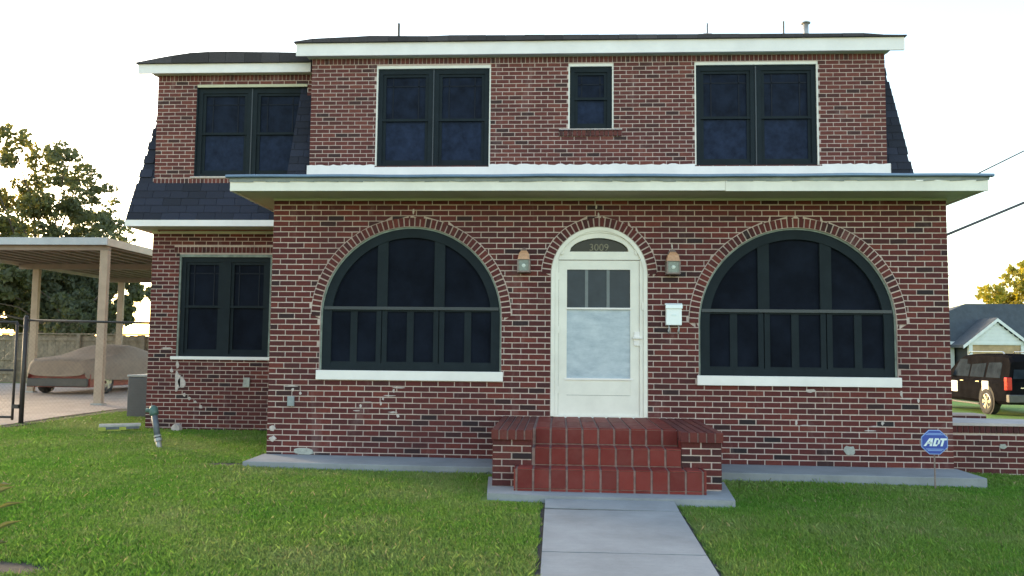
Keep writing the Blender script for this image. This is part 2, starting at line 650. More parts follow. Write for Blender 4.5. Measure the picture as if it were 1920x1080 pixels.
xl = lambda y: 3.69 - 0.004 * (y + 2.3)
xr = lambda y: 4.965 + 0.018 * (y + 2.3)
ycuts = [-2.40, -2.815, -4.42, -5.75, -7.05, -8.4]
for k in range(5):
    y1, y0 = ycuts[k] - (0.009 if k else 0.0), ycuts[k + 1] + (0.009 if k else 0.034)
    if k == 0:
        tl = lambda x, y: 0.0305 + 0.05 * (y + 2.8)
    else:
        tl = lambda x, y: gz(4.3, y) + 0.035
    a = 0.02 if k == 0 else 0.0
    jr = random.Random(70 + k)
    lo_ = [(xl(y0) + (xr(y0) - xl(y0)) * q / 14, y0 + a - 2 * a * q / 14 + jr.uniform(-0.002, 0.007 if k else 0.014)) for q in range(15)]
    hi_ = [(xr(y1) + (xl(y1) - xr(y1)) * q / 14, y1 - (jr.uniform(-0.002, 0.006) if k else 0)) for q in range(15)]
    sheet('paving_slab', 'concrete', lo_ + hi_, tl, None, walk)
pad_top = lambda x, y: 0.075 + 0.004 * (4.3 - x)
sheet('paving_slab', 'concrete', [(3.10, -2.30), (3.66, -2.375), (5.0, -2.39), (5.56, -2.40), (5.68, -1.2), (3.02, -1.2)], pad_top, None, walk)
rs0 = random.Random(31)
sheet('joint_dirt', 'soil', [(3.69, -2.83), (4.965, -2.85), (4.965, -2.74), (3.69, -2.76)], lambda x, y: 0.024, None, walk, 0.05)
# bare trimmed edge along both sides of the path
for sgn_, fx_ in ((-1, xl), (1, xr)):
    ys_ = [-2.42 - 0.25 * q for q in range(24)]
    inn = [(fx_(y) - sgn_ * 0.005, y) for y in ys_]
    out_ = [(fx_(y) + sgn_ * rs0.uniform(0.028, 0.050), y) for y in ys_]
    ring_ = inn + out_[::-1]
    em = MB()
    for q in range(len(ys_) - 1):
        em.face([(*p_, gz(*p_) + 0.007) for p_ in ((inn[q], inn[q + 1], out_[q + 1], out_[q]) if sgn_ < 0 else (inn[q], out_[q], out_[q + 1], inn[q + 1]))])
    em.build('trimmed_edge', 'soil', None, 'structure')
for (cx_, cy_, ax_, ay_) in ((-0.10, -5.30, 0.56, 0.19), (-0.30, -0.58, 0.30, 0.13)):
    pts_ = []
    for i_ in range(22):
        t_ = 2 * math.pi * i_ / 22
        k_ = rs0.uniform(0.78, 1.12)
        pts_.append((cx_ + ax_ * k_ * math.cos(t_), cy_ + ay_ * k_ * math.sin(t_)))
    sheet('soil_patch', 'soil', pts_, lambda x, y: gz(x, y) + 0.012)

# ------------------------------------------------------------------ house
house = thing('brick_house', 'two storey dark red brick house with arched porch windows and cream trim', 'house', (4.0, 3.0, 0.0))
BEDJ, PERP = 0.0130, 0.0125
Z0, CH, BL = 0.10, 0.0725, 0.2145
WP = 8.755
RING = 0.120
ARCH = [dict(xc=1.868, a=1.200, zc=1.944, z0=1.243), dict(xc=4.335, a=0.624, zc=2.520, z0=0.60), dict(xc=6.858, a=1.245, zc=1.892, z0=1.228)]


def rand_tone(r):
    x = r.random()
    if x < 0.075:
        return r.uniform(0.0, 0.14)
    if x < 0.26:
        return r.uniform(0.16, 0.4)
    return r.uniform(0.4, 0.95)


def cut_spans(x0, x1, za, zb, holes):
    """spans left of [x0, x1] after the holes: each end (x at bottom, x at top)"""
    spans = [((x0, x0), (x1, x1))]
    for h in holes:
        la = h(za)
        lb = h(zb)
        if la is None and lb is None:
            continue
        lm = h((za + zb) / 2)
        if la is None or lb is None:
            if lm is None:
                continue
            if la is None:
                la = lb
            elif getattr(h, 'arch', False):
                lb = ((la[0] + la[1]) / 2 - 0.02, (la[0] + la[1]) / 2 + 0.02)
            else:
                lb = la
        out = []
        for (s, e) in spans:
            if max(e) <= min(la[0], lb[0]) or min(s) >= max(la[1], lb[1]):
                out.append((s, e))
                continue
            if s[0] < la[0] - 0.02 or s[1] < lb[0] - 0.02:
                out.append((s, (max(min(e[0], la[0]), s[0] + 0.004), max(min(e[1], lb[0]), s[1] + 0.004))))
            if e[0] > la[1] + 0.02 or e[1] > lb[1] + 0.02:
                out.append(((min(max(s[0], la[1]), e[0] - 0.004), min(max(s[1], lb[1]), e[1] - 0.004)), e))
        spans = out
    return spans


def lay_bricks(x0, x1, z0, zt, ch, bl, y, holes, r, perp=PERP, bed=BEDJ):
    """yield (poly, tone, full) for each brick of a running-bond wall"""
    k = 0
    z = z0
    while z < zt - 0.02:
        za, zb = z + bed / 2, min(z + ch - bed / 2, zt)
        off = (0.10 if k % 2 else 0.205) + r.uniform(-0.006, 0.006)
        xs = [x0]
        x = x0 + off
        while x < x1 - 0.05:
            xs.append(x + r.uniform(-0.004, 0.004))
            x += bl
        xs.append(x1)
        for i in range(len(xs) - 1):
            a = xs[i] + (perp / 2 if i else 0)
            b = xs[i + 1] - (perp / 2 if i < len(xs) - 2 else 0)
            whole = abs((b - a) - (bl - perp)) < 0.012
            for (s, e) in cut_spans(a, b, za, zb, holes):
                if max(e[0] - s[0], e[1] - s[1]) < 0.022:
                    continue
                full = whole and abs(s[0] - a) < 1e-6 and abs(e[0] - b) < 1e-6 and abs(s[1] - a) < 1e-6 and abs(e[1] - b) < 1e-6
                j = [r.uniform(-0.0015, 0.0015) for _ in range(4)]
                poly = [(s[0], za + j[0]), (e[0], za + j[1]), (e[1], zb + j[2]), (s[1], zb + j[3])]
                yield poly, rand_tone(r), full
        z += ch
        k += 1


def arch_hole(A, extra):
    def h(z):
        if z < A['z0'] - (0.125 if A['z0'] > 1 else 0.0):
            return None
        if z < A['z0']:
            return (A['xc'] - A['a'] - 0.028, A['xc'] + A['a'] + 0.028)
        if z <= A['zc'] - 0.02:
            return (A['xc'] - A['a'] - 0.004, A['xc'] + A['a'] + 0.004)
        Ro = A['a'] + extra
        d = z - A['zc']
        if d >= Ro:
            return None
        w = math.sqrt(Ro * Ro - d * d)
        return (A['xc'] - w, A['xc'] + w)
    h.arch = True
    return h


# --- porch wall: mortar bed with three arched openings
def arch_wall():
    m = MB()
    y, yb = 0.006, 0.16
    zt = 3.515
    xs = {0.0, WP}
    for A in ARCH:
        for i in range(41):
            xs.add(round(A['xc'] - A['a'] * math.cos(math.pi * i / 40), 5))
    xs = sorted(xs)

    def op(x):
        for A in ARCH:
            if abs(x - A['xc']) <= A['a'] + 1e-4:
                d = max(A['a'] ** 2 - (x - A['xc']) ** 2, 0)
                return A['z0'], A['zc'] + math.sqrt(d)
        return None
    for i in range(len(xs) - 1):
        a, b = xs[i], xs[i + 1]
        o = op((a + b) / 2)
        if o is None:
            m.face([(a, y, 0.0), (b, y, 0.0), (b, y, zt), (a, y, zt)])
        else:
            oa, ob = op(a) or o, op(b) or o
            m.face([(a, y, 0.0), (b, y, 0.0), (b, y, o[0]), (a, y, o[0])])
            m.face([(a, y, oa[1]), (b, y, ob[1]), (b, y, zt), (a, y, zt)])
            m.face([(a, y, oa[1]), (a, yb, oa[1]), (b, yb, ob[1]), (b, y, ob[1])])
            m.face([(a, y, o[0]), (b, y, o[0]), (b, yb, o[0]), (a, yb, o[0])])
    for A in ARCH:
        for sgn in (-1, 1):
            x = A['xc'] + sgn * A['a']
            m.face([(x, y, A['z0']), (x, yb, A['z0']), (x, yb, A['zc']), (x, y, A['zc'])])
    # returns along both sides of the porch
    for x, s in ((0.006, -1), (WP - 0.006, 1)):
        m.face([(x, 0.006, 0.0), (x, 2.6, 0.0), (x, 2.6, zt), (x, 0.006, zt)])
    return m.build('porch_wall', 'mortar', house)


porch_wall = arch_wall()
r1 = random.Random(5)
holes = [arch_hole(A, RING + 0.012) for A in ARCH]
rest = MB()
cands = []
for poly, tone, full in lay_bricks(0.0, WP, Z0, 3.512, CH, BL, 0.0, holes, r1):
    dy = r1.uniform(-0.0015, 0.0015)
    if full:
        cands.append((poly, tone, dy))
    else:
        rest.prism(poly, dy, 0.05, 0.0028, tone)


def cam_depth(p):
    c = Vector((sum(q[0] for q in p) / 4, 0, sum(q[1] for q in p) / 4))
    return (c - CAM).dot(FW)


cands.sort(key=lambda c: cam_depth(c[0]))
brick_meshes = {}


def brick_mesh(tone, L, h):
    key = round(tone * 15)
    if key not in brick_meshes:
        m = MB()
        a, b = L / 2, h / 2
        jr = random.Random(key)
        j = [jr.uniform(-0.0015, 0.0015) for _ in range(4)]
        m.prism([(-a, -b + j[0]), (a, -b + j[1]), (a, b + j[2]), (-a, b + j[3])], 0, 0.05, 0.0028, key / 15)
        brick_meshes[key] = m.mesh('brick', 'brick')
    return brick_meshes[key]


for i, (poly, tone, dy) in enumerate(cands):
    if i < 300:
        cx = sum(q[0] for q in poly) / 4
        cz = sum(q[1] for q in poly) / 4
        link('brick', brick_mesh(tone, BL - PERP, CH - BEDJ), porch_wall, None, (cx, dy, cz))
    else:
        rest.prism(poly, dy, 0.05, 0.0028, tone)
# sides of the porch in plain courses
r9 = random.Random(9)
for sx, sgn in ((0.0, -1), (WP, 1)):
    k = 0
    z = Z0
    while z < 3.49:
        yy = 0.008 + (0.10 if k % 2 else 0.0)
        while yy < 2.5:
            y2 = min(yy + BL - PERP, 2.55)
            F = (lambda u, v, w, sx=sx, sgn=sgn: (sx + sgn * w, u, v))
            p = [(yy, z + BEDJ / 2), (y2, z + BEDJ / 2), (y2, z + CH - BEDJ / 2), (yy, z + CH - BEDJ / 2)]
            if sgn < 0:
                p = p[::-1]
            rest.prism(p, 0, 0.05, 0.0028, rand_tone(r9), F)
            yy += BL
        z += CH
        k += 1
rest.build('brick_courses', 'brick', porch_wall, 'stuff')

# --- arch rings
for A in ARCH:
    ro = MB()
    n = 48
    for i in range(n):
        t0, t1 = math.pi * i / n, math.pi * (i + 1) / n
        ri, rr = A['a'] + 0.001, A['a'] + RING + 0.012
        ro.face([(A['xc'] + ri * math.cos(t0), 0.0035, A['zc'] + ri * math.sin(t0)), (A['xc'] + rr * math.cos(t0), 0.0035, A['zc'] + rr * math.sin(t0)),
                 (A['xc'] + rr * math.cos(t1), 0.0035, A['zc'] + rr * math.sin(t1)), (A['xc'] + ri * math.cos(t1), 0.0035, A['zc'] + ri * math.sin(t1))])
    ring = ro.build('arch', 'mortar', house)
    nb = round(math.pi * (A['a'] + 0.06) / 0.0720)
    for i in range(nb):
        t0 = math.pi * i / nb
        t1 = math.pi * (i + 1) / nb
        ri, rr = A['a'] + 0.006, A['a'] + RING
        g0, g1 = 0.0085 / ri, 0.0085 / rr
        poly = [(A['xc'] + ri * math.cos(t0 + g0), A['zc'] + ri * math.sin(t0 + g0)), (A['xc'] + rr * math.cos(t0 + g1), A['zc'] + rr * math.sin(t0 + g1)),
                (A['xc'] + rr * math.cos(t1 - g1), A['zc'] + rr * math.sin(t1 - g1)), (A['xc'] + ri * math.cos(t1 - g0), A['zc'] + ri * math.sin(t1 - g0))]
        MB().prism(poly, -0.006 + r1.uniform(-0.002, 0.002), 0.05, 0.0028, rand_tone(r1)).build('arch_brick', 'brick', ring)


# --- arched windows
def ring_poly(xc, zc, r, z0, n=40):
    """outline of an arched opening, from bottom left up and round to bottom right"""
    pts = [(xc - r, z0)]
    for i in range(n + 1):
        t = math.pi * (1 - i / n)
        pts.append((xc + r * math.cos(t), zc + r * math.sin(t)))
    pts.append((xc + r, z0))
    return pts


def band(m, po, pi, y0, y1):
    """a flat band between two outlines, front at y0, back at y1"""
    for i in range(len(po) - 1):
        a, b, c, d = po[i], po[i + 1], pi[i + 1], pi[i]
        m.face([(a[0], y0, a[1]), (d[0], y0, d[1]), (c[0], y0, c[1]), (b[0], y0, b[1])])
        m.face([(d[0], y0, d[1]), (d[0], y1, d[1]), (c[0], y1, c[1]), (c[0], y0, c[1])])
        m.face([(a[0], y0, a[1]), (b[0], y0, b[1]), (b[0], y1, b[1]), (a[0], y1, a[1])])


def arch_window(A):
    xc, a, zc, z0 = A['xc'], A['a'], A['zc'], A['z0']
    k = a / 1.2
    zb = 2.065
    win = MB()
    # outer frame
    ai = a - 0.022
    po = ring_poly(xc, zc, ai, z0)
    pi = ring_poly(xc, zc, ai - 0.118 * k, z0)
    band(win, po, pi, 0.045, 0.10)
    win.box(xc - ai + 0.11 * k, xc + ai - 0.11 * k, 0.047, 0.10, z0, z0 + 0.095)
    w = win.build('window', 'frame', house)
    tr = MB()
    band(tr, ring_poly(xc, zc, a - 0.001, z0), ring_poly(xc, zc, a - 0.0215, z0), 0.030, 0.10)
    tr.build('trim', 'caulk', w)
    # panes
    def top(x):
        return zc + math.sqrt(max((ai - 0.06) ** 2 - (x - xc) ** 2, 0))
    e = [xc - ai + 0.06, xc - a + 0.81 * k, xc - a + 1.57 * k, xc + ai - 0.06]
    for i in range(3):
        p = MB()
        xs = [e[i] + (e[i + 1] - e[i]) * j / 10 for j in range(11)]
        for j in range(10):
            p.face([(xs[j], 0.088, zb), (xs[j + 1], 0.088, zb), (xs[j + 1], 0.088, max(top(xs[j + 1]), zb)), (xs[j], 0.088, max(top(xs[j]), zb))])
        p.build('pane', 'screen', w)
    # upper mullions
    for xm in (e[1], e[2]):
        MB().box(xm - 0.07 * k, xm + 0.07 * k, 0.055, 0.087, zb, top(xm)).build('mullion', 'frame', w)
    # transom bar
    MB().box(xc - ai + 0.02, xc + ai - 0.02, 0.030, 0.080, zb - 0.022, zb + 0.018).build('transom_bar', 'frame_edge', w)
    # three lower sashes, each of two panes
    for i in range(3):
        xa = xc - ai + 0.115 * k - 0.02 if i == 0 else e[i] + 0.006
        xb = xc + ai - 0.115 * k + 0.02 if i == 2 else e[i + 1] - 0.006
        la = 0.02 if i == 0 else 0.066 * k
        lb = 0.02 if i == 2 else 0.066 * k
        s = MB()
        s.box(xa, xa + la, 0.058, 0.086, z0 + 0.095, zb - 0.022)
        s.box(xb - lb, xb, 0.058, 0.086, z0 + 0.095, zb - 0.022)
        s.box(xa + la, xb - lb, 0.058, 0.086, z0 + 0.095, z0 + 0.115)
        s.box(xa + la, xb - lb, 0.058, 0.086, zb - 0.045, zb - 0.022)
        s.build('sash', 'frame', w)
        mx = (xa + la + xb - lb) / 2
        MB().box(mx - 0.045 * k, mx + 0.045 * k, 0.064, 0.086, z0 + 0.115, zb - 0.045).build('muntin', 'frame', w)
        for (u0, u1) in ((xa + la, mx - 0.045 * k), (mx + 0.045 * k, xb - lb)):
            MB().box(u0 - 0.01, u1 + 0.01, 0.080, 0.09, z0 + 0.105, zb - 0.035).build('pane', 'screen', w)
    MB().box(xc - a, xc + a, 0.10, 0.14, z0, zb, skip='').build('backing', 'frame', w)
    box('sill', 'white', w, xc - a - 0.028, xc + a + 0.028, -0.045, 0.06, z0 - 0.124, z0, 0.006)
    return w


arch_window(ARCH[0])
arch_window(ARCH[2])


# --- front door
def front_door():
    A = ARCH[1]
    xc, a, zc = A['xc'], A['a'], A['zc']
    zf = 0.683
    d = MB()
    po = ring_poly(xc, zc, a - 0.002, zf)
    pi = ring_poly(xc, zc, a - 0.05, zf)
    band(d, po, pi, 0.005, 0.12)
    door = d.build('front_door', 'cream', house)
    # inner frame band, set back, closing the tympanum down to the lunette
    t = MB()
    zl0, zl1 = 2.822, 3.003
    n = 32
    rr = a - 0.05

    def lun(x):
        u = (x - xc) / 0.385
        return zl0 + (zl1 - zl0) * math.sqrt(max(1 - abs(u) ** 1.8, 0)) if abs(u) < 1 else zl0
    xs = sorted([xc - rr * math.cos(math.pi * i / n) for i in range(n + 1)] + [xc - 0.385, xc + 0.385])
    zt = lambda x: zc + math.sqrt(max(rr * rr - (x - xc) ** 2, 0))
    for i in range(len(xs) - 1):
        u, v = xs[i], xs[i + 1]
        for q0, q1 in ((lambda x: max(lun(x), 2.715), zt),):
            t.face([(u, 0.03, min(q0(u), zt(u))), (v, 0.03, min(q0(v), zt(v))), (v, 0.03, zt(v)), (u, 0.03, zt(u))])
        t.face([(u, 0.03, min(2.715, zt(u))), (v, 0.03, min(2.715, zt(v))), (v, 0.03, min(zl0, zt(v))), (u, 0.03, min(zl0, zt(u)))])
        if abs((u + v) / 2 - xc) < 0.385:
            t.face([(u, 0.03, lun(u)), (v, 0.03, lun(v)), (v, 0.09, lun(v)), (u, 0.09, lun(u))])
    t.build('transom_panel', 'cream', door)
    mo = MB()
    band(mo, [(xc + (0.50) * math.cos(math.pi - math.pi * i / 24 * 1.0), zl0 - 0.04 + 0.32 * math.sin(math.pi * i / 24)) for i in range(25)],
         [(xc + (0.47) * math.cos(math.pi - math.pi * i / 24 * 1.0), zl0 - 0.04 + 0.29 * math.sin(math.pi * i / 24)) for i in range(25)], 0.016, 0.032)
    mo.build('moulding', 'cream', door)
    lp = MB()
    lp.face([(xc - 0.39, 0.085, zl0 - 0.01), (xc + 0.39, 0.085, zl0 - 0.01), (xc + 0.39, 0.085, zl1 + 0.01), (xc - 0.39, 0.085, zl1 + 0.01)])
    lp.build('fanlight', 'glass', door)
    # jamb posts
    for s in (-1, 1):
        x0, x1 = sorted((xc + s * (a - 0.05), xc + s * (a - 0.098)))
        box('jamb', 'cream', door, x0, x1, 0.022, 0.12, zf, 2.712, 0.004)
    # storm door leaf
    xa, xb = xc - 0.524, xc + 0.524
    gx0, gx1 = 3.919, 4.741
    lf = MB()
    y0, y1 = 0.045, 0.085
    lf.box(xa, gx0, y0, y1, zf + 0.012, 2.708)
    lf.box(gx1, xb, y0, y1, zf + 0.012, 2.708)
    lf.box(gx0, gx1, y0, y1, 2.588, 2.708)
    lf.box(gx0, gx1, y0, y1, zf + 0.012, 0.953)
    lf.box(gx0, gx1, y0 + 0.004, y1, 0.957, 1.172)
    leaf = lf.build('door_leaf', 'cream', door)
    box('rail', 'white', door, gx0 - 0.008, gx1 + 0.008, 0.036, 0.07, 2.066, 2.090, 0.003)
    box('rail', 'white', door, gx0 - 0.03, gx1 + 0.03, 0.036, 0.06, 1.150, 1.176, 0.003)
    box('screen_pane', 'door_glass', door, gx0, gx1, 0.066, 0.078, 2.09, 2.588)
    for x in (4.175, 4.455):
        box('glazing_bar', 'door_bar', door, x - 0.02, x + 0.02, 0.060, 0.068, 2.09, 2.588)
    box('papered_pane', 'frosted', door, gx0, gx1, 0.062, 0.075, 1.176, 2.066)
    for z in (2.50, 1.80, 1.02):
        box('hinge', 'cream', door, xa - 0.022, xa + 0.012, 0.030, 0.05, z - 0.045, z + 0.045, 0.004)
    h = MB()
    h.box(4.79, 4.86, 0.028, 0.048, 1.60, 1.78)
    h.box(4.775, 4.89, 0.0, 0.028, 1.69, 1.712)
    h.build('handle', 'white', door)
    box('latch', 'cream', door, 4.885, 4.925, 0.008, 0.03, 2.06, 2.16, 0.004)
    box('threshold', 'cream', door, xa - 0.06, xb + 0.06, 0.02, 0.12, zf - 0.02, zf + 0.011)
    # house number
    cu = bpy.data.curves.new('house_number', 'FONT')
    cu.body = '3009'
    cu.size = 0.13
    cu.align_x = 'CENTER'
    cu.extrude = 0.004
    tmp = bpy.data.objects.new('tmp', cu)
    COL.objects.link(tmp)
    dg = bpy.context.evaluated_depsgraph_get()
    me = bpy.data.meshes.new_from_object(tmp.evaluated_get(dg))
    bpy.data.objects.remove(tmp)
    me.transform(Matrix.Translation((xc - 0.0, 0.076, zl0 + 0.018)) @ Matrix.Rotation(R(90), 4, 'X'))
    me.materials.clear()
    me.materials.append(M['number'])
    link('house_number', me, door)
    box('back_panel', 'glass', door, xc - 0.6, xc + 0.6, 0.122, 0.15, zf, 2.70)


front_door()


# --- flat brick walls with rectangular openings
def rect_wall(name, x0, x1, z0, z1, y, opens, soldier, mat_b, mat_m, ch, bl, seed, r_open=0.10, depth=2.5):
    r = random.Random(seed)
    m = MB()
    xs = sorted(set([x0, x1] + [o[0] for o in opens] + [o[1] for o in opens]))
    ym = y + 0.006
    for i in range(len(xs) - 1):
        a, b = xs[i], xs[i + 1]
        o = [q for q in opens if q[0] <= (a + b) / 2 <= q[1]]
        if not o:
            m.face([(a, ym, z0), (b, ym, z0), (b, ym, z1), (a, ym, z1)])
        else:
            o = o[0]
            if o[2] > z0:
                m.face([(a, ym, z0), (b, ym, z0), (b, ym, o[2]), (a, ym, o[2])])
            if o[3] < z1:
                m.face([(a, ym, o[3]), (b, ym, o[3]), (b, ym, z1), (a, ym, z1)])
            yb = y + r_open
            m.face([(a, ym, o[2]), (a, yb, o[2]), (a, yb, o[3]), (a, ym, o[3])])
            m.face([(b, ym, o[2]), (b, ym, o[3]), (b, yb, o[3]), (b, yb, o[2])])
            m.face([(a, ym, o[3]), (a, yb, o[3]), (b, yb, o[3]), (b, ym, o[3])])
    w = m.build(name, mat_m, house)
    hl = [(lambda z, o=o: (o[0], o[1]) if o[2] - 0.01 < z < o[3] + 0.01 else None) for o in opens]
    # soldier rows are kept free as holes of their own
    sh = [(lambda z, s=s: (s[0], s[1]) if s[2] < z < s[3] else None) for s in soldier]
    c = MB()
    for poly, tone, full in lay_bricks(x0, x1, z0, z1, ch, bl, y, hl + sh, r, 0.0135, 0.0120):
        c.prism(poly, y + r.uniform(-0.0015, 0.0015), 0.05, 0.0028, tone)
    for s in soldier:
        n = max(1, round((s[1] - s[0]) / 0.0700))
        p = (s[1] - s[0]) / n
        for i in range(n):
            a = s[0] + p * i
            c.prism([(a + 0.006, s[2] + 0.006), (a + p - 0.006, s[2] + 0.006), (a + p - 0.006, s[3] - 0.006), (a + 0.006, s[3] - 0.006)],
                    y - 0.004 + r.uniform(-0.0015, 0.0015) - (s[4] if len(s) > 4 else 0), 0.05, 0.0028, rand_tone(r) * 0.8)
    c.build('brick_courses', mat_b, w, 'stuff')
    return w


def rect_window(x0, x1, z0, z1, y, units, rail=0.48, prairie=True, pane='screen_blue', line=True, trim_t=True, tmat='cream', tw=0.024):
    """double-hung sash windows under dark screens; y is the wall face"""
    f = MB()
    fx0, fx1, fz0, fz1 = x0 + tw, x1 - tw, z0, z1 - (0.045 if trim_t else 0.0)
    ya, yb = y + 0.045, y + 0.10
    fw = 0.075
    f.box(fx0, fx0 + fw, ya, yb, fz0, fz1)
    f.box(fx1 - fw, fx1, ya, yb, fz0, fz1)
    f.box(fx0 + fw, fx1 - fw, ya, yb, fz1 - 0.085, fz1)
    f.box(fx0 + fw, fx1 - fw, ya, yb, fz0, fz0 + 0.05)
    w = f.build('window', 'frame', house)
    t = MB()
    t.box(x0, x0 + tw, y + 0.012, yb, z0, z1)
    t.box(x1 - tw, x1, y + 0.012, yb, z0, z1)
    if trim_t:
        t.box(x0 + tw, x1 - tw, y + 0.010, yb, z1 - 0.045, z1)
    t.build('trim', tmat, w)
    ux = [fx0 + fw, fx1 - fw]
    if units == 2:
        mid = (fx0 + fx1) / 2
        box('mullion', 'frame', w, mid - 0.085, mid + 0.085, ya, yb, fz0 + 0.05, fz1 - 0.085)
        if line:
            box('screen_edge', 'frame_edge', w, mid - 0.009, mid + 0.009, ya - 0.012, ya, fz0 + 0.01, fz1 - 0.01)
        spans = [(ux[0], mid - 0.085), (mid + 0.085, ux[1])]
    else:
        spans = [tuple(ux)]
    za, zb = fz0 + 0.05, fz1 - 0.085
    zm = fz0 + (fz1 - fz0) * rail
    for (a, b) in spans:
        st = 0.052
        up = MB()
        up.box(a, a + st, ya + 0.018, yb, zm + 0.02, zb)
        up.box(b - st, b, ya + 0.018, yb, zm + 0.02, zb)
        up.box(a + st, b - st, ya + 0.018, yb, zb - 0.045, zb)
        s1 = up.build('sash', 'frame', w)
        lo = MB()
        lo.box(a, a + st, ya + 0.030, yb, za, zm - 0.02)
        lo.box(b - st, b, ya + 0.030, yb, za, zm - 0.02)
        lo.box(a + st, b - st, ya + 0.030, yb, za, za + 0.07)
        lo.build('sash', 'frame', w)
        box('meeting_rail', 'frame', w, a, b, ya + 0.006, yb, zm - 0.02, zm + 0.02)
        box('pane', 'screen_mid' if pane == 'screen_blue' else pane, w, a + st - 0.005, b - st + 0.005, yb - 0.012, yb, zm + 0.02, zb - 0.04)
        box('pane', pane, w, a + st - 0.005, b - st + 0.005, yb - 0.008, yb + 0.004, za + 0.065, zm - 0.02)
        if prairie:
            q = (b - a) * 0.22
            for xm in (a + q, b - q):
                box('muntin', 'muntin', w, xm - 0.009, xm + 0.009, yb - 0.020, yb - 0.012, zm + 0.02, zb - 0.045)
            box('muntin', 'muntin', w, a + st, b - st, yb - 0.020, yb - 0.0125, zb - 0.20, zb - 0.182)
    box('backing', 'frame', w, fx0, fx1, yb + 0.006, yb + 0.03, fz0, fz1)
    return w


# --- upper storey of the main block (wide brick dormer)
YU = 2.25
U0, U1 = -0.235, 8.905
ops = [(0.835, 2.70, 4.455, 6.118), (3.945, 4.668, 5.045, 6.128), (5.945, 7.875, 4.462, 6.132)]
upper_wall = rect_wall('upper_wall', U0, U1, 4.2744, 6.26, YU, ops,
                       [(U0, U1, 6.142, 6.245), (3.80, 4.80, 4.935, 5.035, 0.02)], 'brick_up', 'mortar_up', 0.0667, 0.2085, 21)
rect_window(*ops[0][:2], 4.455, 6.118, YU, 2)
rect_window(*ops[1][:2], 5.045, 6.128, YU, 1, 0.50)
rect_window(*ops[2][:2], 4.462, 6.132, YU, 2)
fl = MB()
rf = random.Random(3)
# white flashing board along the foot of the wall, its upper edge daubed unevenly
xs = [U0 - 0.03 + (U1 - U0 + 0.075) * i / 150 for i in range(151)]
zt = [4.478 + rf.uniform(-0.012, 0.016) for _ in xs]
spans_fl = ((U0 - 0.03, 0.850), (0.850, 2.690), (2.690, 5.955), (5.955, 7.865), (7.865, U1 + 0.045))
for i in range(150):
    xm = (xs[i] + xs[i + 1]) / 2
    low = 0.835 < xm < 2.70 or 5.945 < xm < 7.875
    za, zb_ = (4.446, 4.446) if low else (zt[i], zt[i + 1])
    fl.face([(xs[i], YU - 0.03, 4.22), (xs[i + 1], YU - 0.03, 4.22), (xs[i + 1], YU - 0.022, zb_), (xs[i], YU - 0.022, za)])
    fl.face([(xs[i], YU - 0.022, za), (xs[i + 1], YU - 0.022, zb_), (xs[i + 1], YU + 0.03, zb_), (xs[i], YU + 0.03, za)])
for x in (xs[0], xs[-1]):
    fl.face([(x, YU - 0.03, 4.22), (x, YU + 0.2, 4.22), (x, YU + 0.2, 4.48), (x, YU - 0.03, 4.48)])
fl.build('flashing_board', 'white', house)
# pale ledge at the small window
led = MB()
led.box(3.80, 4.80, YU - 0.045, YU + 0.05, 5.036, 5.052)
led.build('window_ledge', 'patch', house)

# --- left wing
YL = 3.05
L0 = -3.185
wing_open = (-2.70, -1.08, 1.372, 3.118)
wing_wall = rect_wall('wing_wall', L0, 0.1, 0.035, 3.54, YL, [wing_open], [(-2.80, -1.05, 3.140, 3.250)], 'brick', 'mortar', 0.0690, 0.2100, 33)
rect_window(*wing_open, YL, 2, 0.50, True, 'screen', False, True, 'caulk', 0.03)
box('sill', 'white', house, -2.775, -1.05, YL - 0.05, YL + 0.06, 1.318, 1.371, 0.005)
YW = 2.75
wu_open = (-2.375, -0.46, 4.405, 5.985)
wing_up = rect_wall('wing_upper_wall', -3.055, 0.0, 4.3208, 6.20, YW, [wu_open], [(-3.055, 0.0, 6.055, 6.165)], 'brick_up', 'mortar_up', 0.0667, 0.2085, 44)
rect_window(*wu_open, YW, 2, 0.49, True, 'screen_blue', True, True, 'frame', 0.02)
box('window_head', 'soffit', house, -2.36, -0.46, YW - 0.012, YW + 0.012, 5.945, 5.992)
# brick sill course under the wing dormer
ws = MB()
rs = random.Random(8)
n = 38
for i in range(n):
    a = -3.06 + 0.068 * i
    ws.prism([(a + 0.006, 4.288), (a + 0.062, 4.288), (a + 0.062, 4.366), (a + 0.006, 4.366)], YW - 0.03, 0.08, 0.003, rand_tone(rs))
sill_row = MB().box(-3.065, -0.45, YW - 0.024, YW + 0.02, 4.282, 4.372).build('sill_course', 'mortar_up', house)
ws.build('brick_courses', 'brick_up', sill_row, 'stuff')
box('window_ledge', 'patch', house, -2.42, -0.45, YW - 0.045, YW + 0.05, 4.373, 4.404, 0.004)


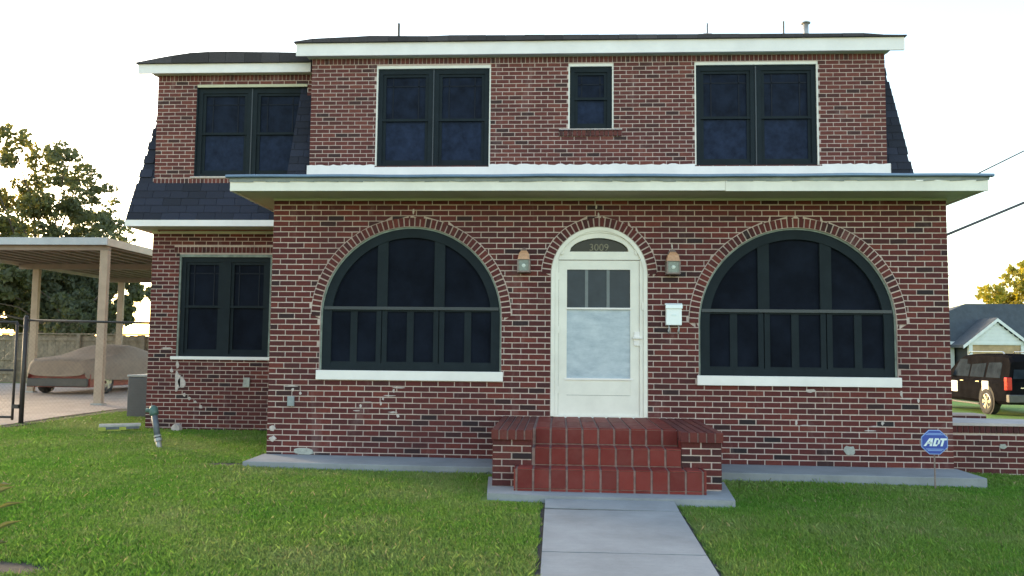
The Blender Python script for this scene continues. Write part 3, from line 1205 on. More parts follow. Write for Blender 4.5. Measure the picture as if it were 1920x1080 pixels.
# --- steep shingled roof slopes
def slope(name, xa, xb, ya, za, yb, zb, seed, cut=None, ch=0.135, tab=0.305, la=0.0, lb=0.0, notch=None):
    """steep shingled slope from (ya, za) up to (yb, zb)"""
    r = random.Random(seed)
    base = MB()
    ta, tb = xa + la, xb + lb
    if notch:
        nx, nz = notch
        k = (nz - za) / (zb - za)
        yn = ya + (yb - ya) * k + 0.012
        base.face([(xa, ya + 0.012, za), (xb, ya + 0.012, za), (xb, yn, nz), (xa + la * k, yn, nz)])
        base.face([(xa + la * k, yn, nz), (nx, yn, nz), (max(nx, ta), yb + 0.012, zb), (ta, yb + 0.012, zb)])
    else:
        base.face([(xa, ya + 0.012, za), (xb, ya + 0.012, za), (tb, yb + 0.012, zb), (ta, yb + 0.012, zb)])
    # end faces so that the slope has a body
    base.face([(xa, ya + 0.012, za), (ta, yb + 0.012, zb), (ta, yb + 2.5, zb), (xa, yb + 2.5, za)])
    base.face([(xb, ya + 0.012, za), (xb, yb + 2.5, za), (tb, yb + 2.5, zb), (tb, yb + 0.012, zb)])
    o = base.build(name, 'shingle', house)
    L = math.hypot(yb - ya, zb - za)
    dy, dz = (yb - ya) / L, (zb - za) / L
    n = int(L / ch)
    cnt = 0
    more = MB()
    for k in range(n + 1):
        s0 = k * ch
        s1 = min(s0 + ch * 1.08, L)
        if s1 - s0 < 0.03:
            continue
        x = xa - (0.15 if k % 2 else 0.0) - r.random() * 0.1
        while x < xb:
            e0, e1 = xa + la * s0 / L, xb + lb * s0 / L
            u0, u1 = max(x + 0.002, e0 - 0.008), min(x + tab - 0.004, e1 + 0.008)
            x += tab
            if u1 - u0 < 0.03:
                continue
            zc = za + dz * (s0 + s1) / 2
            if cut and cut(u0, u1, zc):
                continue
            dr = r.uniform(0, 0.012)
            t = r.uniform(0.15, 0.95)
            lift = 0.011
            P = lambda u, s, w: (u, ya + dy * s - dz * w, za + dz * s + dy * w)
            m = MB()
            m.hexa([P(u0, s0 - dr, 0.0), P(u1, s0 - dr, 0.0), P(u1, s1, -0.004), P(u0, s1, -0.004),
                    P(u0, s0 - dr, lift), P(u1, s0 - dr, lift), P(u1, s1, 0.003), P(u0, s1, 0.003)], t)
            m.build('shingle', 'shingle', o)
            cnt += 1
    return o


# wing: eave at y 2.5, slope up past the dormer
slope('wing_roof_slope', -3.375, 0.0, 2.50, 3.63, 3.12, 5.62, 51, lambda a, b, z: (b > -3.0 and z > 4.30) or a > -0.5, la=0.17, notch=(-3.04, 4.285))
# main block: slopes either side of the brick dormer
slope('main_roof_slope', -0.615, -0.20, 2.26, 4.15, 2.91, 6.30, 52, la=0.06)
slope('main_roof_slope', 8.87, 9.335, 2.26, 4.15, 2.91, 6.30, 53, lb=-0.20)

# --- eaves of the wing
box('fascia', 'white', house, -3.385, -0.01, 2.47, 2.50, 3.520, 3.622)
box('fascia', 'white', house, -3.385, -3.355, 2.502, 6.5, 3.520, 3.622)
box('soffit', 'soffit', house, -3.353, -0.012, 2.502, 6.4, 3.526, 3.545)
box('crown_strip', 'soffit', house, -3.18, -0.012, 3.0, YL - 0.002, 3.470, 3.524)


# --- flat roofs: fascia, soffit and shingled edge
def top_roof(name, x0, x1, yf, zf0, zf1, prof, yb, mat_f, wall_y, seed, bx0, bx1):
    """prof: (x, z) along the top edge of the shingles; the roof body runs back between bx0 and bx1"""
    m = MB()
    back = 0.10 * (yb - yf)
    for i in range(len(prof) - 1):
        (a, za), (b, zb) = prof[i], prof[i + 1]
        m.face([(a, yf - 0.035, zf1 + 0.002), (b, yf - 0.035, zf1 + 0.002), (b, yf - 0.02, zb), (a, yf - 0.02, za)])
        m.face([(a, yf - 0.02, za), (b, yf - 0.02, zb), (b, yf + 0.30, zb + 0.02), (a, yf + 0.30, za + 0.02)])
    m.face([(x0 - 0.02, yf - 0.035, zf1 + 0.002), (x0 - 0.02, yf + 0.30, zf1 + 0.002), (x1 + 0.02, yf + 0.30, zf1 + 0.002), (x1 + 0.02, yf - 0.035, zf1 + 0.002)])
    zt = max(p[1] for p in prof)
    m.hexa([(bx0, yf + 0.14, zf0 + 0.014), (bx1, yf + 0.14, zf0 + 0.014), (bx1, yb, zf0 + 0.014), (bx0, yb, zf0 + 0.014),
            (bx0, yf + 0.14, zf1 + 0.01), (bx1, yf + 0.14, zf1 + 0.01), (bx1 - 0.3, yb, zt + back), (bx0 + 0.3, yb, zt + back)])
    roof = m.build(name, 'shingle_top', house)
    r = random.Random(seed)
    x = x0 - 0.03
    while x < x1:
        w = r.uniform(0.28, 0.34)
        b = min(x + w, x1 + 0.03)

        def zp(u):
            for i in range(len(prof) - 1):
                if prof[i][0] <= u <= prof[i + 1][0]:
                    t = (u - prof[i][0]) / (prof[i + 1][0] - prof[i][0])
                    return prof[i][1] * (1 - t) + prof[i + 1][1] * t
            return prof[0][1] if u < prof[0][0] else prof[-1][1]
        zt0, zt1 = zp(x), zp(b - 0.004)
        q = r.uniform(0.002, 0.014)
        zl = zf1 + 0.004
        MB().hexa([(x, yf - 0.05 - q, zl), (b - 0.004, yf - 0.05 - q, zl), (b - 0.004, yf + 0.1, zl), (x, yf + 0.1, zl),
                   (x, yf - 0.04 - q, max(zt0, zl + 0.02)), (b - 0.004, yf - 0.04 - q, max(zt1, zl + 0.02)), (b - 0.004, yf + 0.25, max(zt1, zl + 0.02) + 0.035), (x, yf + 0.25, max(zt0, zl + 0.02) + 0.035)],
                  r.uniform(0.1, 1)).build('shingle', 'shingle_top', roof)
        x = b
    box('fascia', mat_f, roof, x0, x1, yf - 0.012, yf + 0.02, zf0, zf1)
    box('soffit', 'soffit', roof, bx0, bx1, yf + 0.022, wall_y + 0.03, zf0 + 0.004, zf0 + 0.012)
    return roof


def edge_profile(pts, Y, dz=0.0):
    out = []
    for (px, py) in pts:
        q = at(px, py, Y)
        out.append((q.x, q.z + dz))
    return out


YF = 2.11
fa, fb, fc = at(556, 82, YF), at(1695, 70, YF), at(556, 105, YF)
fd = at(1695, 94, YF)
zf1, zf0 = (fa.z + fb.z) / 2, (fc.z + fd.z) / 2
prof = edge_profile([(553, 81), (592, 73.5), (640, 72), (690, 69), (825, 69.5), (827, 68), (1250, 66), (1640, 64), (1641, 66), (1699, 68.5)], YF)
main_top = top_roof('upper_roof', fa.x, fb.x, YF, zf0, zf1, prof, 8.0, 'white', YU, 61, -0.30, 8.95)
YG = 2.61
fa, fb = at(260, 121, YG), at(583, 118, YG)
fc, fd = at(260, 138, YG), at(583, 135, YG)
prof = edge_profile([(258, 119), (300, 110), (350, 101.5), (410, 98), (560, 100), (583, 101)], YG)
wing_top = top_roof('wing_upper_roof', fa.x, fb.x, YG, (fc.z + fd.z) / 2, (fa.z + fb.z) / 2, prof, 7.5, 'white', YW, 62, -3.12, fb.x)


# --- porch roof
def porch_roof():
    m = MB()
    x0, x1 = -0.37, 8.99
    zf = 3.50
    m.hexa([(x0, -0.62, 3.655), (x1, -0.62, 3.655), (x1, 2.3, 4.24), (x0, 2.3, 4.24),
            (x0, -0.62, 3.672), (x1, -0.62, 3.672), (x1, 2.3, 4.262), (x0, 2.3, 4.262)])
    roof = m.build('porch_roof', 'roof_metal', house)
    # fascia in two lengths with a slightly offset joint
    box('fascia', 'cream', roof, x0 + 0.005, 5.85, -0.605, -0.575, 3.508, 3.632)
    box('fascia', 'cream', roof, 5.852, x1 - 0.012, -0.609, -0.575, 3.500, 3.628)
    for (a, b) in ((x0 + 0.005, x0 + 0.035), (x1 - 0.042, x1 - 0.012)):
        g = MB()
        g.hexa([(a, -0.573, 3.508), (b, -0.573, 3.508), (b, 2.2, 3.508), (a, 2.2, 3.508), (a, -0.573, 3.63), (b, -0.573, 3.63), (b, 2.2, 4.20), (a, 2.2, 4.20)])
        g.build('fascia', 'cream', roof)
    box('soffit', 'soffit', roof, x0 + 0.037, x1 - 0.044, -0.573, 2.2, 3.517, 3.535)
    box('crown_strip', 'soffit', roof, 0.002, WP - 0.002, -0.028, -0.009, 3.488, 3.516)
    # weathered strip and metal drip edge with a rolled lip
    g = MB()
    rr = random.Random(4)
    n = 60
    for i in range(n):
        a, b = x0 - 0.0 + (x1 - x0) * i / n, x0 + (x1 - x0) * (i + 1) / n
        g.face([(a, -0.618, 3.622 + rr.uniform(-0.006, 0.008)), (b, -0.618, 3.622 + rr.uniform(-0.006, 0.008)), (b, -0.624, 3.668), (a, -0.624, 3.668)], rr.random())
    g.build('weathered_strip', 'grey_strip', roof)
    lip = MB()
    segs = 28
    ring = []
    for i in range(segs + 1):
        x = x0 - 0.035 + (x1 - x0 + 0.07) * i / segs
        wv = 0.004 * math.sin(i * 1.7) + (0.006 * math.sin(i * 0.6))
        zz = 3.668 + wv * 0.6
        ring.append([(x, -0.605, zz), (x, -0.66, zz), (x, -0.672, zz + 0.008), (x, -0.672, zz + 0.030), (x, -0.655, zz + 0.038), (x, -0.60, zz + 0.040)])
    lip.loft(ring)
    lip.build('drip_edge', 'roof_metal', roof)


porch_roof()
# hidden body of the house behind the fronts, so that it is solid from the side
hb = MB()
hb.box(-0.21, 8.88, YU + 0.14, 9.0, 0.0, 6.15, skip='b')
hb.box(-3.05, -0.15, YL + 0.16, 9.0, 0.0, 3.5, skip='b')
hb.box(-3.04, -0.22, YW + 0.16, 9.0, 3.5, 6.05, skip='b')
hb.box(0.02, WP - 0.02, 0.17, 2.3, 0.0, 3.5, skip='b')
hb.build('rear_wall', 'side_mortar', house)
sw = MB()
sw.face([(L0, YL + 0.006, 0.0), (L0, 9.0, 0.0), (L0, 9.0, 3.53), (L0, YL + 0.006, 3.53)])
sw.build('wing_side_wall', 'side_mortar', house)

# --- pipes and vent on the roof
for (px, py0, py1, rad) in ((748, 44, 78, 0.022), (1326, 44, 75, 0.013), (1469, 40, 72, 0.014)):
    a, b = at(px, py1, 2.9), at(px, py0, 2.9)
    MB().tube([(b.x, 2.9, a.z - 0.15), (b.x, 2.9, b.z)], rad, 8).build('vent_pipe', 'car_trim', main_top)
v = at(1511, 63, 2.9)
t = at(1511, 40, 2.9)
mv = MB()
mv.tube([(v.x, 2.9, v.z - 0.2), (v.x, 2.9, t.z - 0.04)], 0.045, 12)
mv.tube([(v.x, 2.9, t.z - 0.04), (v.x, 2.9, t.z - 0.025), (v.x, 2.9, t.z + 0.0)], [0.075, 0.078, 0.03], 12)
mv.build('roof_vent', 'galv', main_top, smooth=True)
for px in (1322, 1331):
    q = at(px, 64, 2.8)
    box('roof_bracket', 'patch', main_top, q.x - 0.03, q.x + 0.03, 2.78, 2.82, q.z - 0.12, q.z + 0.01)


# --- mortar repairs, patches and small plates on the walls
def blob(name, mat, px, py, w, h, Y, seed, thick=0.006, parent=None):
    """an irregular smear of mortar on the wall, w x h in photo pixels"""
    r = random.Random(seed)
    c = at(px, py, Y)
    s = (Y - CAM.y) / FPX
    n = 12
    poly = []
    for i in range(n):
        t = 2 * math.pi * i / n
        k = r.uniform(0.65, 1.1)
        poly.append((c.x + math.cos(t) * w / 2 * s * k, c.z + math.sin(t) * h / 2 * s * k))
    MB().prism(poly, Y - thick, 0.02, 0.003, 0.5).build(name, mat, parent or house)


for i, (px, py, w, h) in enumerate([(747, 727, 26, 4), (738, 733, 5, 9), (730, 742, 24, 4), (718, 747, 5, 8), (690, 754, 22, 4), (676, 762, 5, 8), (668, 770, 14, 4),
                                    (714, 757, 5, 9), (724, 766, 24, 4), (737, 773, 20, 5), (746, 780, 6, 8),
                                    (1520, 733, 22, 7), (1493, 792, 5, 12), (1508, 798, 24, 4), (1640, 800, 24, 4), (1655, 793, 6, 9), (1632, 808, 26, 4), (1690, 739, 5, 14), (1700, 748, 28, 4),
                                    (1722, 752, 5, 10), (545, 724, 28, 4), (549, 731, 6, 9), (563, 737, 6, 8), (775, 397, 4, 14), (1122, 403, 4, 10), (1118, 388, 4, 10), (1260, 462, 3, 18)]):
    blob('mortar_repair', 'patch', px, py, w, h if h > 6 else h * 0.7, 0.0, i, 0.003)
blob('cement_patch', 'patch_grey', 1594, 845, 24, 19, 0.0, 91, 0.008)
blob('cement_patch', 'patch_grey', 570, 846, 40, 14, 0.0, 92, 0.008)
blob('cement_patch', 'patch', 510, 803, 14, 14, 0.0, 93, 0.008)
blob('cement_patch', 'patch', 512, 822, 16, 12, 0.0, 94, 0.008)
for i, (px, py, w, h) in enumerate([(333, 715, 13, 44), (341, 717, 18, 22), (333, 684, 7, 20), (322, 695, 8, 9), (345, 740, 7, 8), (355, 747, 7, 8), (366, 754, 6, 6), (376, 763, 8, 8), (313, 653, 26, 4), (302, 790, 1, 1)]):
    if w > 2:
        blob('mortar_repair', 'patch', px, py, w, h, YL, 40 + i)
q = at(463, 717, YL)
box('outlet_cover', 'patch_grey', house, q.x - 0.055, q.x + 0.055, YL - 0.03, YL, q.z - 0.08, q.z + 0.08, 0.006)
q = at(546, 752, 0)
box('outlet_cover', 'grey_strip', house, q.x - 0.045, q.x + 0.045, -0.03, 0.0, q.z - 0.065, q.z + 0.065, 0.006)
q = at(340, 788, YL)
MB().loft([[(q.x + (0.09 * k) * math.cos(t), YL - 0.16 + 0.08 * math.sin(t), gz(q.x, 2.9) + z) for t in [j * math.pi / 4 for j in range(8)]] for k, z in ((1, -0.02), (1.1, 0.05), (0.7, 0.10), (0.2, 0.12))]).build('stone', 'patch', None)
tag(bpy.data.objects['stone'], 'pale grey lump of mortar on the grass at the wing wall', 'stone')


# ------------------------------------------------------------------ concrete ledge along the porch
def ledge(xa, xb):
    zt = lambda x: 0.142 - 0.0048 * x
    m = MB()
    yf = -0.72
    m.hexa([(xa, yf, -0.15), (xb, yf, -0.15), (xb, 0.03, -0.15), (xa, 0.03, -0.15), (xa, yf, zt(xa) - 0.006), (xb, yf, zt(xb) - 0.006), (xb, 0.03, zt(xb)), (xa, 0.03, zt(xa))])
    o = m.build('porch_ledge', 'concrete', None, 'structure')
    b = o.modifiers.new('bevel', 'BEVEL')
    b.width = 0.008
    b.segments = 2


ledge(-0.04, 3.13)
ledge(5.545, 8.80)


# ------------------------------------------------------------------ front steps
def steps():
    st = thing('front_steps', 'red tiled front steps between two low brick piers below the cream door', 'steps', (4.33, -1.0, 0.06))
    X0, X1 = 3.115, 5.535
    A0, A1 = 3.535, 5.115       # inside faces of the piers
    core = MB()
    zl = 0.668
    core.box(A0 + 0.001, A1 - 0.001, -1.57, -0.002, 0.0, zl)
    core.box(A0 + 0.001, A1 - 0.001, -1.84, -1.571, 0.0, 0.488)
    core.box(3.363, 5.327, -2.105, -1.8535, 0.0, 0.298)
    core.build('core', 'grout', st)
    rt = random.Random(77)
    pitch, g = 0.1735, 0.023

    def row(xa, xb, fn, x_first):
        x = x_first
        while x > xa:
            x -= pitch
        while x < xb:
            a, b = max(x + g / 2, xa), min(x + pitch - g / 2, xb)
            x += pitch
            if b - a > 0.012:
                fn(a, b, rt.random())

    def tread(y0, y1, z):
        def f(a, b, t):
            m = MB()
            m.prism([(a, y0), (b, y0), (b, y1), (a, y1)], 0, 0.012, 0.003, t, lambda u, v, w: (u, v, z + 0.012 + w))
            m.build('tile', 'tile', st)
        return f

    def riser(z0, z1, y):
        def f(a, b, t):
            m = MB()
            m.prism([(a, z0), (b, z0), (b, z1), (a, z1)], y - 0.012, 0.012, 0.003, t)
            m.build('tile', 'tile', st)
        return f
    row(A0 + 0.016, A1 - 0.016, tread(-1.575, -0.79, zl), 3.56)
    row(A0 + 0.016, A1 - 0.016, tread(-0.775, -0.01, zl), 3.56)
    row(A0 + 0.004, A1 - 0.004, riser(0.51, zl - 0.004, -1.57), 3.56)
    row(A0 + 0.004, A1 - 0.004, tread(-1.85, -1.586, 0.488), 3.56)
    row(A0 + 0.004, A1 - 0.004, riser(0.318, 0.484, -1.84), 3.56)
    row(3.36, 5.33, tread(-2.115, -1.858, 0.298), 3.56)
    row(3.36, 5.33, riser(0.105, 0.294, -2.105), 3.56)
    row(3.36, 5.33, riser(0.070, 0.098, -2.105), 3.56)
    # pier sides facing the treads are tiled too
    for (px0, px1, inner) in ((X0, A0, 1), (A1, X1, -1)):
        p = MB()
        p.box(px0 + 0.006, px1 - 0.006, -1.845, -0.004, 0.0, 0.575)
        pier = p.build('pier', 'mortar', st)
        ck = 0.0715
        z = 0.078
        k = 0
        while z < 0.57:
            offs = 0.10 if k % 2 else 0.205
            xs = [px0]
            x = px0 + offs
            while x < px1 - 0.05:
                xs.append(x)
                x += BL
            xs.append(px1)
            for i in range(len(xs) - 1):
                a = xs[i] + (0.008 if i else 0)
                b = xs[i + 1] - (0.008 if i < len(xs) - 2 else 0)
                MB().prism([(a, z + 0.006), (b, z + 0.006), (b, z + ck - 0.006), (a, z + ck - 0.006)], -1.852 + rt.uniform(-0.002, 0.002), 0.05, 0.003, rand_tone(rt)).build('brick', 'brick', pier)
            ox = px0 if inner > 0 else px1
            yy = -1.85 + (0.09 if k % 2 else 0.20)
            ya = -1.85
            while ya < -0.02:
                y2 = min(yy, -0.01)
                F = (lambda u, v, w, ox=ox, s=-inner: (ox + s * w, u, v))
                pl = [(ya + 0.006, z + 0.006), (y2 - 0.006, z + 0.006), (y2 - 0.006, z + ck - 0.006), (ya + 0.006, z + ck - 0.006)]
                if y2 - ya > 0.04:
                    MB().prism(pl if inner < 0 else pl[::-1], 0, 0.004, 0.002, rand_tone(rt), F).build('brick', 'brick', pier)
                ya = yy
                yy += BL
            z += ck
            k += 1
        ix = px1 if inner > 0 else px0
        sl = MB()
        F = (lambda u, v, w, ix=ix, s=inner: (ix + s * w, u, v))
        pl = [(-1.84, 0.32), (-1.60, 0.32), (-1.60, 0.57), (-1.84, 0.57)]
        sl.prism(pl if inner > 0 else pl[::-1], 0, 0.003, 0.002, 0.4, F)
        sl.build('tile', 'tile', st)
        # cap: bricks on edge running back to the wall, ends showing in front
        cx0, cx1 = (px0 - 0.018, px1 + 0.012) if inner > 0 else (px0 - 0.012, px1 + 0.018)
        MB().box(cx0 + 0.016, cx1 - 0.016, -1.885, -0.004, 0.5752, 0.668).build('cap_bed', 'grout', st)
        n = 5
        w = (cx1 - cx0) / n
        for i in range(n):
            a, b = cx0 + w * i + 0.008, cx0 + w * (i + 1) - 0.008
            for (y0, y1) in ((-1.895, -0.96), (-0.945, -0.01)):
                m = MB()
                m.prism([(a, y0), (b, y0), (b, y1), (a, y1)], 0, 0.104, 0.005, rt.uniform(0.75, 1.0), lambda u, v, w: (u, v, 0.680 + w))
                m.build('cap_brick', 'brick', st)


steps()


# ------------------------------------------------------------------ wall lanterns and mailbox
def lantern(cx, zt, label, w=0.17, h=0.32):
    t = thing('wall_lantern', label, 'lantern', (cx, -0.01, zt - h), 'lanterns beside the front door')
    zb = zt - h
    box('back_plate', 'pewter', t, cx - 0.05, cx + 0.05, -0.022, -0.006, zb + 0.06, zt - 0.03, 0.004)
    MB().tube([(cx, -0.02, zt - 0.05), (cx, -0.06, zt - 0.015), (cx, -0.09, zt - 0.02)], 0.012, 8).build('bracket', 'pewter', t)
    yc, hw = -0.095, w / 2
    z1, z2 = zb + 0.14, zt - 0.10
    # hood: pyramid with a small crown
    def rg(k, z):
        return [(cx - k, yc - k, z), (cx + k, yc - k, z), (cx + k, yc + k, z), (cx - k, yc + k, z)]
    MB().loft([rg(hw * 0.94, zb + 0.165), rg(hw * 0.86, zb + 0.19), rg(hw * 0.74, zb + 0.245), rg(hw * 0.40, zb + 0.285)]).build('hood', 'copper', t)
    MB().loft([rg(hw * 0.40, zb + 0.286), rg(hw * 0.46, zb + 0.296), rg(hw * 0.20, zb + 0.315), rg(hw * 0.1, zb + 0.325)]).build('finial', 'pewter', t)
    for sx in (-1, 1):
        for sy in (-1, 1):
            cg = MB()
            cg.box(cx + sx * hw * 0.88 - 0.009, cx + sx * hw * 0.88 + 0.009, yc + sy * hw * 0.88 - 0.009, yc + sy * hw * 0.88 + 0.009, zb + 0.02, zb + 0.163)
            cg.build('cage_bar', 'pewter', t)
    box('base', 'pewter', t, cx - hw, cx + hw, yc - hw, yc + hw, zb, zb + 0.02, 0.003)
    box('rim', 'pewter', t, cx - hw, cx + hw, yc - hw, yc + hw, zb + 0.1632, zb + 0.168)
    box('glass', 'lamp_glass', t, cx - hw * 0.78, cx + hw * 0.78, yc - hw * 0.78, yc + hw * 0.78, zb + 0.021, zb + 0.162)
    MB().loft([[(cx + r * math.cos(a), yc - hw * 0.80 + 0.004 - 0.008 * (1 - r / 0.034), zb + 0.088 + r * math.sin(a)) for a in [j * math.pi / 6 for j in range(12)]] for r in (0.034, 0.024, 0.010)]).build('bulb', 'bulb', t)


lantern(3.358, 2.850, 'copper hooded wall lantern beside the door, with no mailbox under it')
lantern(5.272, 2.850, 'copper hooded wall lantern beside the door, above the white mailbox', 0.18, 0.335)


def mailbox():
    x0, x1 = 5.178, 5.392
    z0, z1 = 1.865, 2.145
    t = thing('mailbox', 'white metal wall mailbox with curled paper hooks beside the door', 'mailbox', ((x0 + x1) / 2, 0, z0))
    box('body', 'mailbox', t, x0 + 0.008, x1 - 0.008, -0.095, -0.004, z0, z1 - 0.03, 0.008)
    m = MB()
    prof = [(-0.004, z1), (-0.06, z1 + 0.002), (-0.105, z1 - 0.02), (-0.112, z1 - 0.065), (-0.106, z1 - 0.066), (-0.100, z1 - 0.028), (-0.004, z1 - 0.012)]
    m.loft([[(x, y, z) for (y, z) in prof] for x in (x0, x1)])
    m.build('lid', 'mailbox', t)
    for x in (x0 + 0.045, x1 - 0.045):
        pts = [(x, -0.05 - 0.04 * math.sin(a), z0 - 0.055 + 0.05 * math.cos(a)) for a in [i * math.pi / 8 for i in range(0, 13)]]
        MB().tube(pts, 0.008, 6).build('hook', 'galv', t)
    box('ornament', 'sign_white', t, (x0 + x1) / 2 - 0.03, (x0 + x1) / 2 + 0.03, -0.099, -0.0952, z0 + 0.12, z0 + 0.14)


mailbox()


# ------------------------------------------------------------------ yard sign
def yard_sign():
    c = at(1752, 829, -0.92)
    t = thing('yard_sign', 'blue octagonal security sign on a short stake before the porch ledge', 'sign', (c.x, -0.92, gz(c.x, -0.92)))
    MB().box(c.x - 0.007, c.x + 0.007, -0.915, -0.905, gz(c.x, -0.92) - 0.1, c.z).build('stake', 'pewter', t)
    oc = lambda r, rz: [(c.x + r * math.cos(R(22.5 + 45 * i)), c.z + rz * math.sin(R(22.5 + 45 * i))) for i in range(8)]
    plate = MB()
    plate.prism(oc(0.160, 0.150), -0.926, 0.008, 0.001)
    p = plate.build('plate', 'blue_light', t)
    MB().prism(oc(0.150, 0.140), -0.9275, 0.001, 0.0003).build('face', 'blue', p)
    for dz, hw in ((0.100, 0.078), (0.086, 0.098), (-0.078, 0.098), (-0.094, 0.080)):
        MB().box(c.x - hw, c.x + hw, -0.9285, -0.9276, c.z + dz - 0.004, c.z + dz + 0.004).build('stripe', 'blue_light', p)
    # letters A D T, slanted
    sl = 0.32
    y0 = -0.9295

    def L(pts):
        return [(c.x + (u + v * sl), c.z + v) for (u, v) in pts]

    def letter(polys):
        m = MB()
        for q in polys:
            m.prism(L(q), y0, 0.002, 0.0003)
        m.build('letter', 'sign_white', p)
    h = 0.045
    letter([[(-0.112, -h), (-0.085, -h), (-0.045, h), (-0.072, h)], [(-0.045, -h), (-0.018, -h), (-0.030, h), (-0.057, h)], [(-0.082, -0.018), (-0.035, -0.018), (-0.035, -0.002), (-0.078, -0.002)]])
    letter([[(-0.010, -h), (0.014, -h), (0.014, h), (-0.010, h)], [(0.014, h - 0.02), (0.04, h - 0.02), (0.034, h), (0.014, h)],
            [(0.014, -h), (0.034, -h), (0.044, -h + 0.02), (0.014, -h + 0.02)], [(0.036, -h + 0.01), (0.058, -h + 0.03), (0.058, h - 0.03), (0.036, h - 0.01)]])
    letter([[(0.052, h - 0.022), (0.125, h - 0.022), (0.125, h), (0.052, h)], [(0.077, -h), (0.101, -h), (0.101, h - 0.022), (0.077, h - 0.022)]])


yard_sign()


# ------------------------------------------------------------------ garden wall on the right
def garden_wall():
    xa, xb = 8.80, 12.6
    y0, y1 = 0.45, 0.80
    t = thing('garden_wall', 'low red brick garden wall with pale cap joining the porch corner', 'garden wall', (10.5, 0.6, -0.06))
    zb = -0.10
    w = MB().box(xa, xb, y0 + 0.006, y1, zb, 0.605).build('mortar_bed', 'mortar', t)
    r = random.Random(66)
    for poly, tone, full in lay_bricks(xa, xb, zb + 0.015, 0.505, 0.0715, BL, y0, [], r):
        MB().prism(poly, y0 + r.uniform(-0.0015, 0.0015), 0.05, 0.0028, tone * 0.9).build('brick', 'brick', w)
    n = int((xb - xa) / 0.0705)
    for i in range(n):
        a = xa + 0.0705 * i
        MB().prism([(a + 0.005, 0.512), (a + 0.0655, 0.512), (a + 0.0655, 0.600), (a + 0.005, 0.600)], y0 - 0.012, 0.05, 0.003, rand_tone(r) * 0.7).build('cap_brick', 'brick', t)
    cap = MB()
    cap.hexa([(xa, y0 - 0.03, 0.606), (xb, y0 - 0.03, 0.606), (xb, y1 + 0.55, 0.606), (xa, y1 + 0.55, 0.606),
              (xa, y0 - 0.03, 0.640), (xb, y0 - 0.03, 0.640), (xb, y1 + 0.0, 0.645), (xa, y1 + 0.55, 0.645)])
    cap.build('cap', 'cap', t)
    q = at(1878, 840, y0)
    blob('cement_patch', 'patch_grey', 1880, 838, 16, 11, y0, 95, 0.006, t)


garden_wall()


def planter_wall():
    t = thing('planter_wall', 'short dark brick kerb on the ground behind the garden wall', 'wall', (9.8, 2.4, -0.1))
    m = MB().box(9.0, 10.25, 2.2, 2.6, -0.2, 0.63).build('mortar_bed', 'mortar', t)
    r = random.Random(67)
    c = 0
    for poly, tone, full in lay_bricks(9.0, 10.25, -0.1, 0.635, 0.0715, BL, 2.194, [], r):
        MB().prism(poly, 2.194, 0.05, 0.0028, tone * 0.5).build('brick', 'brick', m)


planter_wall()


# ------------------------------------------------------------------ things by the left wing
def ac_unit():
    x0, x1, y0, y1 = -4.47, -3.62, 4.85, 5.65
    zb = gz(-4, 5) - 0.02
    t = thing('air_conditioner', 'grey outdoor air conditioner box beside the wing corner', 'air conditioner', (-4.05, 5.25, zb))
    box('casing', 'ac', t, x0, x1, y0, y1, zb, zb + 0.80, 0.02)
    box('top_panel', 'galv', t, x0 - 0.012, x1 + 0.012, y0 - 0.012, y1 + 0.012, zb + 0.802, zb + 0.845, 0.012)
    for i in range(14):
        z = zb + 0.08 + 0.05 * i
        box('louvre', 'ac', t, x0 + 0.05, x1 - 0.05, y0 - 0.010, y0 - 0.001, z, z + 0.022)


ac_unit()


def stand_pipe():
    b = at(300, 846, 0.75)
    zb = gz(b.x, 0.75)
    t = thing('stand_pipe', 'leaning grey stand pipe with a teal cap rising from the lawn', 'pipe', (b.x, 0.75, zb))
    tp = at(288, 770, 0.85)
    B, T = Vector((b.x, 0.75, zb - 0.05)), Vector((tp.x, 0.85, tp.z))
    P = lambda k: B + (T - B) * k
    MB().tube([P(0), P(0.33)], 0.038, 10).build('base', 'galv', t, smooth=True)
    MB().tube([P(0.28), P(0.98)], 0.044, 10).build('shaft', 'pipe_grey', t, smooth=True)
    MB().tube([P(0.26), P(0.33)], [0.056, 0.052], 10).build('collar', 'galv', t)
    MB().tube([P(0.36), P(0.40)], 0.053, 10).build('collar', 'galv', t)
    MB().tube([P(0.88), P(0.93), P(1.06), P(1.12)], [0.05, 0.066, 0.062, 0.03], 10).build('cap', 'pipe_teal', t, smooth=True)
    c = P(1.0)
    MB().tube([c, c + Vector((-0.10, -0.03, 0.01))], [0.036, 0.032], 8).build('spout', 'pipe_teal', t, smooth=True)


stand_pipe()


